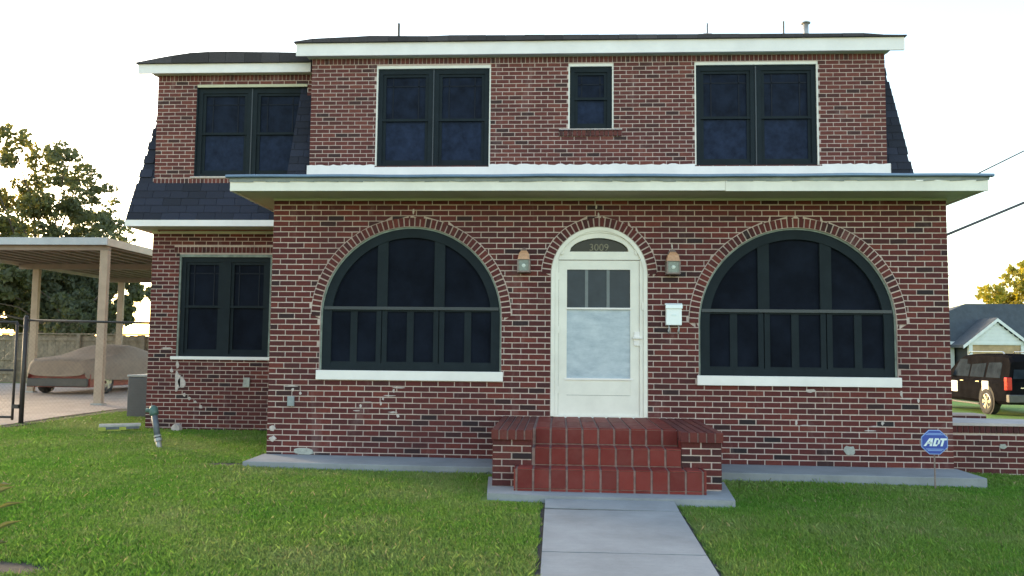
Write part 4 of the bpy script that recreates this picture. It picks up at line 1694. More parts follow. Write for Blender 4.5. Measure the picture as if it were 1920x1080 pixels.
def work_tool():
    a, b = at(192, 812, 2.45), at(254, 805, 2.75)
    za = gz(a.x, 2.4)
    c = Vector(((a.x + b.x) / 2, 2.6, za + 0.04))
    t = thing('folded_tool', 'flat grey folded tool with lime yellow parts lying on the lawn', 'tool', (c.x, 2.6, za))
    ang = math.atan2(0.22, b.x - a.x)
    ca, sa = math.cos(ang), math.sin(ang)
    P = lambda u, v, w: (c.x + u * ca - v * sa, 2.6 + u * sa + v * ca, za + w)

    def slab(name, mat, u0, u1, v0, v1, w0, w1):
        MB().hexa([P(u0, v0, w0), P(u1, v0, w0), P(u1, v1, w0), P(u0, v1, w0), P(u0, v0, w1), P(u1, v0, w1), P(u1, v1, w1 + 0.01), P(u0, v1, w1 + 0.01)]).build(name, mat, t)
    slab('top_plate', 'galv', -0.30, 0.32, -0.07, 0.10, 0.085, 0.115)
    slab('side_rail', 'pipe_grey', -0.22, 0.30, -0.075, -0.05, 0.045, 0.084)
    slab('clamp', 'lime', -0.31, -0.20, -0.085, 0.02, 0.02, 0.080)
    slab('clamp', 'lime', 0.0, 0.10, -0.085, 0.02, 0.03, 0.080)
    slab('foot', 'lime', -0.18, 0.02, -0.10, -0.02, 0.0, 0.035)


work_tool()


# ------------------------------------------------------------------ chain-link fence and gate
def chain_fence():
    p0, p1 = Vector((-5.52, 3.28, gz(-5.5, 3.3))), Vector((-3.22, 3.34, gz(-3.2, 3.3)))
    t = thing('chain_link_fence', 'dark chain link fence panel from the gate post to the house wing', 'fence', tuple(p0))
    MB().tube([p0 - Vector((0, 0, 0.1)), p0 + Vector((0, 0, 1.86))], 0.040, 10).build('post', 'dark_metal', t, smooth=True)
    MB().tube([p0 + Vector((0, 0, 1.86)), p0 + Vector((0, 0, 1.90))], [0.046, 0.015], 10).build('post_cap', 'dark_metal', t)
    MB().tube([p0 + Vector((0.02, 0, 1.81)), p1 + Vector((0, 0, 1.80))], 0.020, 8).build('top_rail', 'dark_metal', t, smooth=True)
    m = MB()
    L = p1.x - p0.x
    H = 1.78
    s = 0.075
    n = int((L + H) / s)
    for i in range(n):
        for sg in (1, -1):
            u = i * s
            # a wire running diagonally
            a0, b0 = (u - H, 0.0), (u, H)
            k0 = max(0.0, (0 - a0[0]) / H)
            k1 = min(1.0, (L - a0[0]) / H)
            if k1 <= k0:
                continue
            q0, q1 = a0[0] + H * k0, a0[0] + H * k1
            z0, z1 = H * k0, H * k1
            if sg < 0:
                q0, q1 = L - q0, L - q1
            m.tube([p0 + Vector((q0, 0.004 * sg, z0 + 0.03)), p0 + Vector((q1, 0.06 * q1 / L + 0.004 * sg, z1 + 0.03))], 0.0008, 3, False)
    m.build('wire_mesh', 'dark_metal', t, 'stuff')
    g = thing('chain_link_gate', 'dark chain link gate hanging across the driveway entrance', 'gate', (-7.0, 3.25, gz(-7, 3.2)))
    z = gz(-7, 3.2) + 0.06
    xa, xb = -9.0, -5.66
    for (x) in (xa, xb):
        MB().tube([(x, 3.25, z), (x, 3.25, z + 1.70)], 0.022, 8).build('stile', 'dark_metal', g, smooth=True)
    for dz in (0.05, 0.86, 1.70):
        MB().tube([(xa, 3.25, z + dz), (xb, 3.25, z + dz)], 0.020, 8).build('rail', 'dark_metal', g, smooth=True)
    box('latch', 'dark_metal', g, -5.66, -5.54, 3.21, 3.25, z + 0.20, z + 0.27)
    m = MB()
    L, H = xb - xa, 1.66
    for i in range(int((L + H) / s)):
        for sg in (1, -1):
            u = i * s
            k0, k1 = max(0.0, (H - u) / H), min(1.0, (L + H - u) / H)
            if k1 <= k0:
                continue
            q0, q1 = u - H + H * k0, u - H + H * k1
            if sg < 0:
                q0, q1 = L - q0, L - q1
            m.tube([(xa + q0, 3.25 + 0.004 * sg, z + 0.04 + H * k0), (xa + q1, 3.25 + 0.004 * sg, z + 0.04 + H * k1)], 0.0008, 3, False)
    m.build('wire_mesh', 'dark_metal', g, 'stuff')


chain_fence()


# ------------------------------------------------------------------ carport
def carport():
    t = thing('carport', 'flat metal carport on pale square posts over the driveway', 'carport', (-8.8, 12, 0.2))
    xa, xb, ya, yb = -11.6, -6.36, 7.25, 17.2
    zt = 3.98
    rf = MB()
    rf.box(xa + 0.03, xb - 0.03, ya + 0.03, yb, zt - 0.06, zt - 0.03)
    roof = rf.build('roof', 'tin_brown', t)
    x = xa + 0.25
    while x < xb - 0.1:
        box('roof_rib', 'tin_brown', roof, x - 0.05, x + 0.05, ya + 0.04, yb, zt - 0.115, zt - 0.061)
        x += 0.41
    box('gutter', 'tin', t, xa, xb, ya, ya + 0.03, zt - 0.165, zt)
    box('side_gutter', 'tin_cream', t, xb - 0.03, xb, ya + 0.032, yb, zt - 0.175, zt - 0.005)
    box('side_gutter', 'tin_cream', t, xa, xa + 0.03, ya + 0.032, yb, zt - 0.175, zt - 0.005)
    for y in (7.45, 12.0, 16.6):
        box('beam', 'tin_brown', t, xa + 0.04, xb - 0.04, y - 0.05, y + 0.05, zt - 0.27, zt - 0.116)
        for x in (-11.05, -6.50):
            zb = gz(x, y)
            box('post', 'post_tan', t, x - 0.095, x + 0.095, y - 0.06, y + 0.06, zb - 0.05, zt - 0.271, 0.01)
            box('post_foot', 'galv', t, x - 0.13, x + 0.13, y - 0.10, y + 0.10, zb + 0.02, zb + 0.07)


carport()


# ------------------------------------------------------------------ covered car
def wheel(t, cx, cy, cz, rad, wid, side, spokes=5, rim='rim', hub=0.62):
    """wheel whose axle runs along x"""
    n = 28

    def ring(r, x):
        return [(cx + side * x, cy + r * math.cos(2 * math.pi * j / n), cz + r * math.sin(2 * math.pi * j / n)) for j in range(n)]
    tm = MB()
    tm.loft([ring(rad * hub, wid / 2 - 0.02), ring(rad * 0.80, wid / 2), ring(rad * 0.95, wid / 2 - 0.015), ring(rad, wid / 2 - 0.05), ring(rad, -wid / 2 + 0.05), ring(rad * 0.95, -wid / 2 + 0.01), ring(rad * hub, -wid / 2)], False)
    w = tm.build('wheel', 'rubber', t, smooth=True)
    rm = MB()
    rm.loft([ring(rad * hub, wid / 2 - 0.022), ring(rad * hub * 0.93, wid / 2 - 0.012), ring(rad * hub * 0.86, wid / 2 - 0.05), ring(rad * 0.2, wid / 2 - 0.07)], False)
    for s in range(spokes):
        a = 2 * math.pi * s / spokes
        for da in (-0.14, 0.14):
            p = Vector((cx + side * (wid / 2 - 0.03), cy + rad * 0.10 * math.cos(a), cz + rad * 0.10 * math.sin(a)))
            q = Vector((cx + side * (wid / 2 - 0.025), cy + rad * hub * 0.9 * math.cos(a + da), cz + rad * hub * 0.9 * math.sin(a + da)))
            rm.bar(p, q, 0.03, 0.05)
    rm.tube([(cx + side * (wid / 2 - 0.06), cy, cz), (cx + side * (wid / 2 - 0.012), cy, cz)], rad * 0.16, 10)
    rm.build('rim', rim, w)
    return w


def covered_car():
    zb = gz(-9.6, 12) + 0.03
    xc = -9.68
    yf = 10.95                       # nose towards the street
    t = thing('covered_car', 'low car under a tan fitted cover, red body showing beneath, in the carport', 'car', (xc, 13.2, zb))
    Lc = 4.7
    # stations: y from nose, half width at hem, half width shoulder, hem height, shoulder height, roof half width, roof height
    S = [(0.00, 0.78, 0.70, 0.46, 0.80, 0.55, 0.90), (0.06, 0.88, 0.84, 0.44, 0.88, 0.70, 0.97), (0.5, 0.95, 0.92, 0.40, 0.92, 0.74, 1.00), (1.2, 0.97, 0.93, 0.38, 0.95, 0.74, 1.04),
         (1.7, 0.97, 0.93, 0.36, 0.98, 0.66, 1.16), (2.1, 0.97, 0.92, 0.36, 1.00, 0.60, 1.32), (2.6, 0.97, 0.92, 0.36, 1.02, 0.58, 1.38), (3.2, 0.97, 0.92, 0.37, 1.02, 0.58, 1.34),
         (3.9, 0.96, 0.91, 0.40, 1.02, 0.62, 1.14), (4.4, 0.93, 0.86, 0.44, 0.98, 0.62, 1.02), (4.7, 0.84, 0.74, 0.48, 0.88, 0.52, 0.92)]
    rings = []
    rr = random.Random(2)
    for (y, h1, h2, z1, z2, h3, z3) in S:
        half = [(h1 + 0.015 * rr.uniform(-1, 1), z1 + 0.03 * rr.uniform(-1, 1)), (h1 * 0.995, (z1 + z2) / 2), (h2 + 0.01, z2 - 0.04), (h2 * 0.93, z2 + 0.03), ((h2 * 0.93 + h3) / 2, (z2 + z3) / 2 + 0.04), (h3, z3 - 0.03), (h3 * 0.5, z3 + 0.005), (0.0, z3 + 0.012)]
        ring = [(xc + a, yf + y, zb + b) for a, b in half] + [(xc - a, yf + y, zb + b) for a, b in half[-2::-1]]
        rings.append(ring)
    m = MB()
    m.loft(rings, False, closed=False)
    # closed ends
    for rg, rev in ((rings[0], False), (rings[-1], True)):
        m.face(rg if rev else rg[::-1])
    c = m.build('cover', 'cover', t, smooth=True)
    sd = c.modifiers.new('sub', 'SUBSURF')
    sd.levels = sd.render_levels = 2
    b = MB()
    b.box(xc - 0.88, xc + 0.88, yf + 0.12, yf + Lc - 0.1, zb + 0.20, zb + 0.55)
    b.build('body', 'red_paint', t)
    box('bumper', 'car_trim', t, xc - 0.84, xc + 0.84, yf + 0.03, yf + 0.12, zb + 0.22, zb + 0.44, 0.02)
    for y in (yf + 0.92, yf + 3.65):
        for s in (-1, 1):
            wheel(t, xc + s * 0.84, y, zb + 0.315, 0.315, 0.21, s)


covered_car()


# ------------------------------------------------------------------ timber fence
def timber_fence():
    Y = 18.6
    t = thing('timber_fence', 'weathered upright board fence with rails behind the carport', 'fence', (-14, Y, 0.1))
    r = random.Random(12)
    zt, zb = 2.02, gz(-10, 18)
    ms = []
    for k in range(8):
        m = MB()
        m.box(-0.07, 0.07, 0, 0.022, 0, zt - zb - 0.10 + 0.012 * (k % 4), 0.1 + 0.1 * k)
        ms.append(m.mesh('board', 'wood'))
    x = -26.0
    while x < -6.0:
        link('board', ms[r.randrange(8)], t, None, (x, Y + 0.03 + r.uniform(-0.004, 0.004), zb))
        x += 0.146
    for z in (zb + 0.35, 1.05, 1.78):
        box('rail', 'wood', t, -26, -6, Y - 0.015, Y + 0.028, z - 0.045, z + 0.045)
    box('cap_rail', 'wood', t, -26, -6, Y - 0.07, Y + 0.08, zt - 0.06, zt - 0.02)
    x = -25.6
    while x < -6:
        box('post', 'wood', t, x - 0.06, x + 0.06, Y - 0.12, Y - 0.018, zb - 0.1, zt - 0.065)
        x += 2.4


timber_fence()


# ------------------------------------------------------------------ trees
def leaves(m, c, rad, n, size, r, lo, hi, flat=0.8):
    cx, cy, cz = c
    for _ in range(n):
        while True:
            u = Vector((r.uniform(-1, 1), r.uniform(-1, 1), r.uniform(-1, 1)))
            if 0.05 < u.length < 1:
                break
        u = u * (u.length ** -0.35)
        p = Vector((cx + u.x * rad, cy + u.y * rad, cz + u.z * rad * flat))
        d = Vector((r.gauss(0, 1), r.gauss(0, 1), r.gauss(0, 0.6))).normalized()
        e = d.orthogonal().normalized()
        e.rotate(Matrix.Rotation(r.uniform(0, 6.28), 3, d))
        s = size * r.uniform(0.6, 1.3)
        f = d.cross(e)
        a = p + e * s
        b = p - e * s
        w = f * s * 0.55
        m.face([b, p + w, a, p - w], min(1, max(0, r.uniform(lo, hi))))


def tree(name, label, base, trunk_h, limbs, clumps, mat, seed, leaf, n_leaf, trunk_r, group=None):
    r = random.Random(seed)
    t = thing(name, label, 'tree', base, group)
    b = Vector(base)
    w = MB()
    top = b + Vector((r.uniform(-0.3, 0.3), 0, trunk_h))
    w.tube([b - Vector((0, 0, 0.2)), b + Vector((0, 0, 0.4)), (b + top) / 2 + Vector((0.1, 0, 0)), top], [trunk_r * 1.35, trunk_r * 1.05, trunk_r * 0.85, trunk_r * 0.7], 10)
    for (cx, cy, cz, rad, lo, hi) in clumps:
        c = Vector((cx, cy, cz))
        mid = top.lerp(c, 0.5) + Vector((r.uniform(-0.4, 0.4), r.uniform(-0.3, 0.3), r.uniform(0.0, 0.5)))
        w.tube([top - Vector((0, 0, r.uniform(0, trunk_h * 0.3))), mid, c], [trunk_r * 0.42, trunk_r * 0.22, trunk_r * 0.06], 6)
        for _ in range(4):
            e = c + Vector((r.uniform(-1, 1), r.uniform(-1, 1), r.uniform(-0.6, 0.9))) * rad * 0.8
            w.tube([mid.lerp(c, 0.6), e], [trunk_r * 0.08, trunk_r * 0.025], 4)
    w.build('trunk', 'bark', t, smooth=True)
    lf = MB()
    for (cx, cy, cz, rad, lo, hi) in clumps:
        # each clump is a handful of smaller sprays with gaps between
        k = max(9, int(20 * rad))
        for _ in range(k):
            while True:
                u = Vector((r.uniform(-1, 1), r.uniform(-1, 1), r.uniform(-1, 1)))
                if u.length < 1:
                    break
            s = rad * r.uniform(0.22, 0.42)
            leaves(lf, (cx + u.x * rad, cy + u.y * rad, cz + u.z * rad * 0.85), s, int(n_leaf * s * s), leaf, r, lo, hi)
    lf.build('crown', mat, t)
    return t


def px_clumps(lst, Y0, r):
    out = []
    for (px, py, rp, lo, hi) in lst:
        Y = Y0 + r.uniform(-2.0, 2.0)
        p = at(px, py, Y)
        out.append((p.x, p.y, p.z, rp * (Y - CAM.y) / FPX, lo, hi))
    return out


rt_ = random.Random(91)
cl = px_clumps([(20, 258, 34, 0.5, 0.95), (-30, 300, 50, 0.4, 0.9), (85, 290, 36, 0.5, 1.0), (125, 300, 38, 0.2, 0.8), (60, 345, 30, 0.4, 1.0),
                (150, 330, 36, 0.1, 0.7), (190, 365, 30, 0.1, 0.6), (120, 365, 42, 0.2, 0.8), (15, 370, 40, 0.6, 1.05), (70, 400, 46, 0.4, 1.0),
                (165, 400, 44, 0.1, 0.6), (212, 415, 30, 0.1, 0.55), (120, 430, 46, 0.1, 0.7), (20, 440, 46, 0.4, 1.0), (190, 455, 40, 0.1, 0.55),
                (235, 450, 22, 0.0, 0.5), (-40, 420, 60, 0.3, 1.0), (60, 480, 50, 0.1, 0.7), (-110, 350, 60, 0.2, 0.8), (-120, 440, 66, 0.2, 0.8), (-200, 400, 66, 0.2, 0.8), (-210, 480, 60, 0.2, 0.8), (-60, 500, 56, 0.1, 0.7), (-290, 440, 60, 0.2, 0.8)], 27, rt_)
tp = at(70, 640, 28)
tree('oak_tree', 'large tree with sunlit yellow patches rising behind the carport roof', (tp.x, 28.0, gz(-20, 28)), 4.2, 0, cl, 'leaf', 5, 0.12, 400, 0.18)
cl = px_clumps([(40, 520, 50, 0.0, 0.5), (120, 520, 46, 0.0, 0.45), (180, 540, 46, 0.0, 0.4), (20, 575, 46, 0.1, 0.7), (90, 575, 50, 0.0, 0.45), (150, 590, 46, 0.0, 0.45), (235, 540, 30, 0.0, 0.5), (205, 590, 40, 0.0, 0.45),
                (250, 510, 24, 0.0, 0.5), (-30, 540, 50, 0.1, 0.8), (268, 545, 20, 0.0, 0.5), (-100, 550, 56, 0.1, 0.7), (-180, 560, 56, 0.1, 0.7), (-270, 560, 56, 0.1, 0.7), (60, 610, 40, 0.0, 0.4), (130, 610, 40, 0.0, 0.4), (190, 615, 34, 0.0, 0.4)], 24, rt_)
tp = at(120, 640, 24)
tree('shade_tree', 'dark leafy tree seen under the carport roof above the board fence', (tp.x, 24.0, gz(-16, 24)), 2.2, 0, cl, 'leaf', 6, 0.15, 1000, 0.16)
cl = px_clumps([(1915, 518, 28, 0.2, 1.0), (1860, 552, 24, 0.2, 1.0), (1890, 570, 32, 0.2, 1.0), (1935, 565, 40, 0.2, 1.0), (1965, 505, 42, 0.3, 1.0), (2000, 540, 50, 0.2, 1.0), (1845, 545, 12, 0.3, 1.0)], 60, rt_)
tp = at(1960, 660, 60)
tree('golden_tree', 'golden sunlit tree standing beyond the grey roofed bungalow', (tp.x, 60.0, -0.3), 3.5, 0, cl, 'leaf_gold', 7, 0.22, 110, 0.18)


# small plant at the edge of the lawn
def lawn_plant():
    b = Vector((-0.13, -5.2, gz(-0.1, -5.2)))
    t = thing('young_plant', 'small dark leaved young plant in a bare soil patch on the lawn', 'plant', tuple(b))
    MB().tube([b, b + Vector((0.02, 0, 0.25)), b + Vector((0.0, 0.02, 0.55))], [0.018, 0.013, 0.006], 6).build('stem', 'bark', t)
    r = random.Random(4)
    for i in range(14):
        z = 0.12 + 0.03 * i
        a = i * 2.4
        p = b + Vector((0.0, 0.0, z))
        d = Vector((math.cos(a), math.sin(a), 0.25))
        L = r.uniform(0.14, 0.26)
        e = p + d * L
        s = Vector((-math.sin(a), math.cos(a), 0)) * 0.03
        m = MB()
        q = p + d * L * 0.55 + Vector((0, 0, 0.03))
        m.face([p, q + s, e, q - s], r.uniform(0, 0.5))
        m.build('leaf', 'leaf', t)


lawn_plant()


# ------------------------------------------------------------------ right background: sport utility car
def suv():
    xl, zb = 16.95, gz(17.5, 16) - 0.01
    W = 2.0
    yr = 14.55                          # rear bumper; the nose points away
    t = thing('black_suv', 'large black sport utility car with flat white rectangles on its doors parked beyond the garden wall', 'car', (xl + 1.0, yr + 2.7, zb))
    xc = xl + W / 2
    # lower body, lofted along its length: (y, half width, bottom, belt height)
    S = [(0.00, 0.90, 0.42, 1.02), (0.10, 0.97, 0.36, 1.06), (0.6, 1.0, 0.34, 1.08), (3.3, 1.0, 0.34, 1.08), (4.0, 1.0, 0.34, 1.07), (4.9, 0.98, 0.36, 1.03), (5.4, 0.92, 0.40, 0.98), (5.5, 0.84, 0.46, 0.86)]
    rings = []
    for (y, h, z0, z1) in S:
        half = [(h * 0.90, z0), (h * 0.985, z0 + 0.10), (h, (z0 + z1) / 2), (h * 0.985, z1 - 0.10), (h * 0.93, z1), (h * 0.5, z1 + 0.02)]
        rings.append([(xc + a, yr + y, zb + b) for a, b in half] + [(xc - a, yr + y, zb + b) for a, b in half[::-1]])
    m = MB()
    m.loft(rings)
    body = m.build('body', 'car_black', t, smooth=False)
    # cabin
    C = [(0.05, 0.90, 1.06, 0.80, 1.62), (0.22, 0.90, 1.06, 0.76, 1.78), (0.6, 0.91, 1.06, 0.74, 1.83), (2.4, 0.91, 1.06, 0.74, 1.85), (3.1, 0.91, 1.06, 0.73, 1.80), (3.45, 0.91, 1.06, 0.76, 1.62), (4.05, 0.91, 1.05, 0.88, 1.10)]
    rings = []
    for (y, h, z0, h2, z1) in C:
        half = [(h, z0), (h * 0.985, z0 + 0.12 * (z1 - z0)), (h2 + 0.03, z1 - 0.08 * (z1 - z0)), (h2 - 0.06, z1), (0.3, z1 + 0.02)]
        rings.append([(xc + a, yr + y, zb + b) for a, b in half] + [(xc - a, yr + y, zb + b) for a, b in half[::-1]])
    m = MB()
    m.loft(rings)
    m.build('cabin', 'car_black', t)

    def side_x(z):
        k = (z - 1.10) / 0.68
        return xl + 0.09 + 0.16 * max(k, 0) - 0.012
    for (y0, y1, y0t, y1t) in ((0.50, 1.35, 0.55, 1.32), (1.48, 2.35, 1.48, 2.35), (2.45, 3.55, 2.45, 3.20)):
        g = MB()
        za, zt_ = 1.13, 1.68
        g.face([(side_x(za), yr + y1, zb + za), (side_x(za), yr + y0, zb + za), (side_x(zt_), yr + y0t, zb + zt_), (side_x(zt_), yr + y1t, zb + zt_)])
        o = g.build('side_window', 'car_glass', t)
    g = MB()
    g.hexa([(xc - 0.78, yr + 0.02, zb + 1.12), (xc + 0.78, yr + 0.02, zb + 1.12), (xc + 0.78, yr + 0.08, zb + 1.12), (xc - 0.78, yr + 0.08, zb + 1.12),
            (xc - 0.70, yr + 0.075, zb + 1.62), (xc + 0.70, yr + 0.075, zb + 1.62), (xc + 0.70, yr + 0.12, zb + 1.62), (xc - 0.70, yr + 0.12, zb + 1.62)])
    g.build('rear_window', 'car_glass', t)
    for s in (-1, 1):
        box('tail_lamp', 'tail', t, xc + s * 0.91 - 0.075, xc + s * 0.91 + 0.075, yr - 0.015, yr + 0.16, zb + 0.78, zb + 1.16, 0.02)
    box('bumper', 'car_trim', t, xc - 0.97, xc + 0.97, yr - 0.08, yr + 0.10, zb + 0.42, zb + 0.66, 0.03)
    box('trim_strip', 'rim', t, xc - 0.6, xc + 0.6, yr - 0.03, yr - 0.005, zb + 0.84, zb + 0.87)
    for x in (xc - 0.70, xc + 0.70):
        MB().tube([(x, yr + 0.6, zb + 1.85), (x, yr + 0.7, zb + 1.91), (x, yr + 2.7, zb + 1.92), (x, yr + 2.8, zb + 1.86)], 0.022, 6).build('roof_rail', 'rim', t)
    box('running_board', 'car_trim', t, xl - 0.03, xl + 0.14, yr + 1.6, yr + 3.9, zb + 0.27, zb + 0.33, 0.015)
    box('mirror', 'car_black', t, xl - 0.20, xl + 0.02, yr + 3.45, yr + 3.60, zb + 1.12, zb + 1.34, 0.03)
    for y in (1.55, 2.55):
        box('door_handle', 'rim', t, xl - 0.03, xl + 0.01, yr + y, yr + y + 0.22, zb + 0.98, zb + 1.01)
    box('door_rectangle', 'paper', t, xl - 0.012, xl + 0.012, yr + 3.00, yr + 3.52, zb + 0.62, zb + 0.97)  # flat white rectangles set on the side of the body
    box('door_rectangle', 'paper', t, xl - 0.012, xl + 0.012, yr + 1.02, yr + 1.40, zb + 0.70, zb + 1.02)
    for y in (1.15, 4.55):
        # dark arch discs behind the wheels
        n = 24
        for s in (-1, 1):
            a = MB()
            x = xc + s * 1.004
            a.face([(x, yr + y + 0.47 * math.cos(s * -2 * math.pi * j / n), zb + 0.44 + 0.47 * math.sin(s * -2 * math.pi * j / n)) for j in range(n)])
            a.build('wheel_arch', 'rubber', t)
            wheel(t, xc + s * 0.90, yr + y, zb + 0.40, 0.40, 0.27, s, 6)


suv()


# ------------------------------------------------------------------ right background: bungalow
def bungalow():
    zg = -0.35
    t = thing('bungalow', 'dark bungalow with grey hipped roof and white gabled porch', 'house', (30, 42, zg))
    x0, x1, y0, y1 = 22.5, 42.0, 38.6, 50.0
    ze = 2.30
    wl_ = MB().box(x0 + 0.5, x1 - 0.5, y0 + 0.5, y1 - 0.5, zg - 0.3, ze).build('wall', 'siding_dark', t)
    rm = MB()
    zr = 4.55
    rx0, rx1 = 27.6, 31.5
    A, B, C, D = (x0, y0, ze), (x1, y0, ze), (x1, y1, ze), (x0, y1, ze)
    E, F = (rx0, (y0 + y1) / 2 - 5.0, zr), (rx1, (y0 + y1) / 2 - 5.0, zr)
    rm.face([A, B, F, E])
    rm.face([B, C, F])
    rm.face([C, D, E, F])
    rm.face([D, A, E])
    rm.face([D, C, B, A])
    roof = rm.build('roof', 'roof_grey', t)
    box('fascia', 'clapboard', roof, x0, x1, y0 - 0.04, y0, ze - 0.16, ze + 0.02)
    box('fascia', 'clapboard', roof, x0 - 0.04, x0, y0, y1, ze - 0.16, ze + 0.02)
    # gabled porch
    p = at(1868, 603, 37.2)
    gx, gzp = p.x, p.z
    hw, zb = 1.62, 2.12
    yf, yb = 37.2, 41.5
    g = MB()
    g.prism([(gx - hw, zb), (gx + hw, zb), (gx, gzp - 0.06)], yf, 0.1, 0.003)
    g.build('gable', 'clapboard', t)
    for i in range(6):
        z = zb + 0.06 + 0.2 * i
        h = hw * (1 - (z - zb) / (gzp - 0.06 - zb)) - 0.1
        if h > 0.05:
            box('clapboard', 'clapboard', t, gx - h, gx + h, yf - 0.025, yf, z, z + 0.17)
    for s in (-1, 1):
        e = MB()
        a, b = Vector((gx + s * (hw + 0.28), yf, zb - 0.16)), Vector((gx, yf, gzp + 0.06))
        e.hexa([(a.x, yf - 0.15, a.z), (b.x, yf - 0.15, b.z), (b.x, yb, b.z), (a.x, yb, a.z), (a.x, yf - 0.15, a.z + 0.16), (b.x, yf - 0.15, b.z + 0.16), (b.x, yb, b.z + 0.16), (a.x, yb, a.z + 0.16)])
        e.build('gable_roof', 'roof_grey', t)
        e = MB()
        e.hexa([(a.x, yf - 0.18, a.z - 0.06), (b.x, yf - 0.18, b.z - 0.06), (b.x, yf - 0.151, b.z - 0.06), (a.x, yf - 0.151, a.z - 0.06), (a.x, yf - 0.18, a.z + 0.13), (b.x, yf - 0.18, b.z + 0.13), (b.x, yf - 0.151, b.z + 0.13), (a.x, yf - 0.151, a.z + 0.13)])
        e.build('barge_board', 'clapboard', t)
        box('porch_post', 'clapboard', t, gx + s * 1.42 - 0.1, gx + s * 1.42 + 0.1, yf + 0.02, yf + 0.22, zg - 0.2, zb)
    box('boarding', 'ply', t, gx - 1.32, gx + 1.32, yf + 0.1, yf + 0.14, zg - 0.1, zb)
    box('porch_side', 'siding_dark', t, gx - 1.5, gx + 1.5, yf + 0.24, 39.1, zg - 0.2, zb)
    box('porch_post', 'clapboard', t, 26.35, 26.62, 38.72, 38.95, zg - 0.2, ze - 0.17)


bungalow()


# ------------------------------------------------------------------ overhead cables
def cable(p, q, rad, sag, label, back):
    p, q = Vector(p), Vector(q)
    pts = []
    for i in range(25):
        k = i / 24
        c = p.lerp(q, k)
        c.z -= sag * 4 * k * (1 - k)
        pts.append(c)
    m = MB()
    m.tube(pts, rad, 6)
    o = m.build('overhead_cable', 'cable', None, smooth=True)
    tag(o, label, 'cable')


a0, a1 = at(1755, 448.5, 2.4), at(1920, 380, 3.0)
cable(a0, a0 + (a1 - a0) * 9, 0.022, 0.0, 'thick dark service cable running up from behind the porch wall', 0)
b0, b1 = at(1800, 342, 2.4), at(1920, 283, 2.8)
cable(b0, b0 + (b1 - b0) * 9, 0.011, 0.0, 'thin grey wire rising from the end of the porch roof', 0)
br = MB()
for z in (2.52, 2.67):
    br.tube([(WP - 0.01, 0.12, z), (WP + 0.05, 0.12, z), (WP + 0.055, 0.12, z + 0.03)], 0.010, 6)
br.tube([(WP + 0.03, 0.12, 2.50), (WP + 0.03, 0.12, 2.70)], 0.006, 6)
br.build('cable_bracket', 'galv', house)


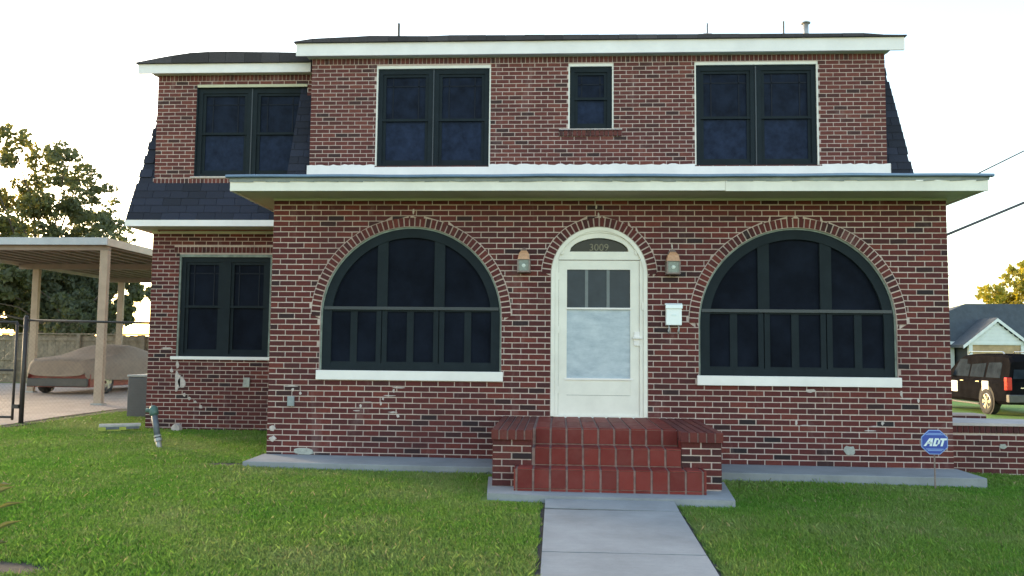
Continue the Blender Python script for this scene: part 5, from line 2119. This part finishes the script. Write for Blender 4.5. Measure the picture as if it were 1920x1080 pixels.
# ------------------------------------------------------------------ grass blades
def grass():
    g = np.random.default_rng(3)
    fw, rt, up = np.array(FW), np.array(RT), np.array(UP)
    cam_p = np.array(CAM)
    Xs, Ys = [], []

    def patch(x0, x1, y0, y1, dens):
        n = int((x1 - x0) * (y1 - y0) * dens)
        Xs.append(g.uniform(x0, x1, n))
        Ys.append(g.uniform(y0, y1, n))
    patch(-1.5, 9.0, -6.2, -3.6, 12000)
    patch(-3.5, 11.0, -3.6, -1.2, 8500)
    patch(-5.4, 12.0, -1.2, 1.2, 4500)
    patch(-5.6, 0.2, 1.2, 7.2, 3600)
    patch(8.7, 12.0, 1.2, 6.0, 1500)
    patch(-5.5, -1.5, -6.2, -3.6, 3500)
    patch(-5.5, -3.5, -3.6, -1.2, 3500)
    patch(9.0, 12.0, -6.2, -3.6, 3500)
    x = np.concatenate(Xs)
    y = np.concatenate(Ys)
    xx = np.clip(x, -7, 9.5)
    yy = np.clip(y, -8, 4.5)
    z = 0.07 - 0.0095 * xx + 0.012 * yy - np.where(x > 9.5, np.minimum((x - 9.5) * 0.04, 0.3), 0)
    d = np.stack([x, y, z], 1) - cam_p
    zz = d @ fw
    u = (d @ rt) / zz * FPX
    v = (d @ up) / zz * FPX
    keep = (zz > 1) & (np.abs(u) < 1800) & (v > -1000)
    wob = 0.010 * np.sin(y * 9.0) + 0.008 * np.sin(y * 23.0) + g.normal(0, 0.007, len(x))
    walkm = (x > 3.652 + wob - 0.004 * (y + 2.3)) & (x < 5.008 + wob + 0.018 * (y + 2.3)) & (y < -1.2)
    padm = (x > 3.04 + wob) & (x < 5.62 + wob - 0.08 * (y + 2.4)) & (y > -2.43) & (y < 0)
    ledm = (x > -0.07) & (x < 8.83) & (y > -0.75)
    housem = (x > -3.22) & (y > 3.02)
    drivem = (x < -5.5 + 0.05 * np.sin(y * 4)) | ((x < -4.55) & (y > 6.75)) | ((x > -4.5) & (x < -3.55) & (y > 4.8) & (y < 5.7))
    dirtm = (x < -5.2) & (y > 2.6) & (g.random(len(x)) < 0.75)
    gwall = (x > 8.78) & (y > 0.40) & (y < 1.4)
    edge = g.uniform(0.55, 1.05, len(x))
    soilm = ((x - -0.10) / 0.56) ** 2 + ((y + 5.30) / 0.19) ** 2 < edge
    soil2 = ((x - -0.30) / 0.30) ** 2 + ((y + 0.58) / 0.13) ** 2 < edge
    inb = (x > -0.02) & (x < 8.78) & (y > -0.72)
    keep &= ~(walkm | padm | ledm | housem | drivem | dirtm | gwall | soilm | soil2 | inb)
    x, y, z = x[keep], y[keep], z[keep]
    n = len(x)
    ph = np.sin(x * 1.7 + 1.3 * np.sin(y * 1.1)) * np.sin(y * 2.1 + np.sin(x * 0.9))
    h = g.uniform(0.018, 0.040, n) * (1.0 + 0.22 * ph) * np.where(g.random(n) < 0.03, 1.7, 1.0)
    dist = np.hypot(x - cam_p[0], y - cam_p[1])
    w = g.uniform(0.0035, 0.0060, n) * np.clip(dist / 7.0, 0.9, 2.2)
    a = g.uniform(0, 2 * np.pi, n)
    ln = np.abs(g.normal(0.55, 0.35, n)) * h
    b = g.uniform(0, 2 * np.pi, n) * 0.75
    V = np.zeros((n, 4, 3))
    ca, sa = np.cos(a) * w, np.sin(a) * w
    mx, my = np.cos(b) * ln, np.sin(b) * ln
    V[:, 0] = np.stack([x - ca, y - sa, z - 0.004], 1)
    V[:, 1] = np.stack([x + ca, y + sa, z - 0.004], 1)
    V[:, 2] = np.stack([x + ca * 0.7 + mx * 0.45, y + sa * 0.7 + my * 0.45, z + h * 0.62], 1)
    V[:, 3] = np.stack([x + mx, y + my, z + h], 1)
    me = bpy.data.meshes.new('lawn_grass')
    me.vertices.add(n * 4)
    me.vertices.foreach_set('co', V.reshape(-1))
    me.loops.add(n * 4)
    me.loops.foreach_set('vertex_index', np.arange(n * 4, dtype=np.int32))
    me.polygons.add(n)
    me.polygons.foreach_set('loop_start', np.arange(0, n * 4, 4, dtype=np.int32))
    at_ = me.attributes.new('tone', 'FLOAT', 'FACE')
    at_.data.foreach_set('value', g.random(n).astype(np.float32))
    me.materials.append(M['grass'])
    me.update(calc_edges=True)
    o = link('lawn_grass', me, None, 'stuff')
    tag(o, 'short green grass of the front lawn', 'grass')
    print('grass blades', n)


grass()
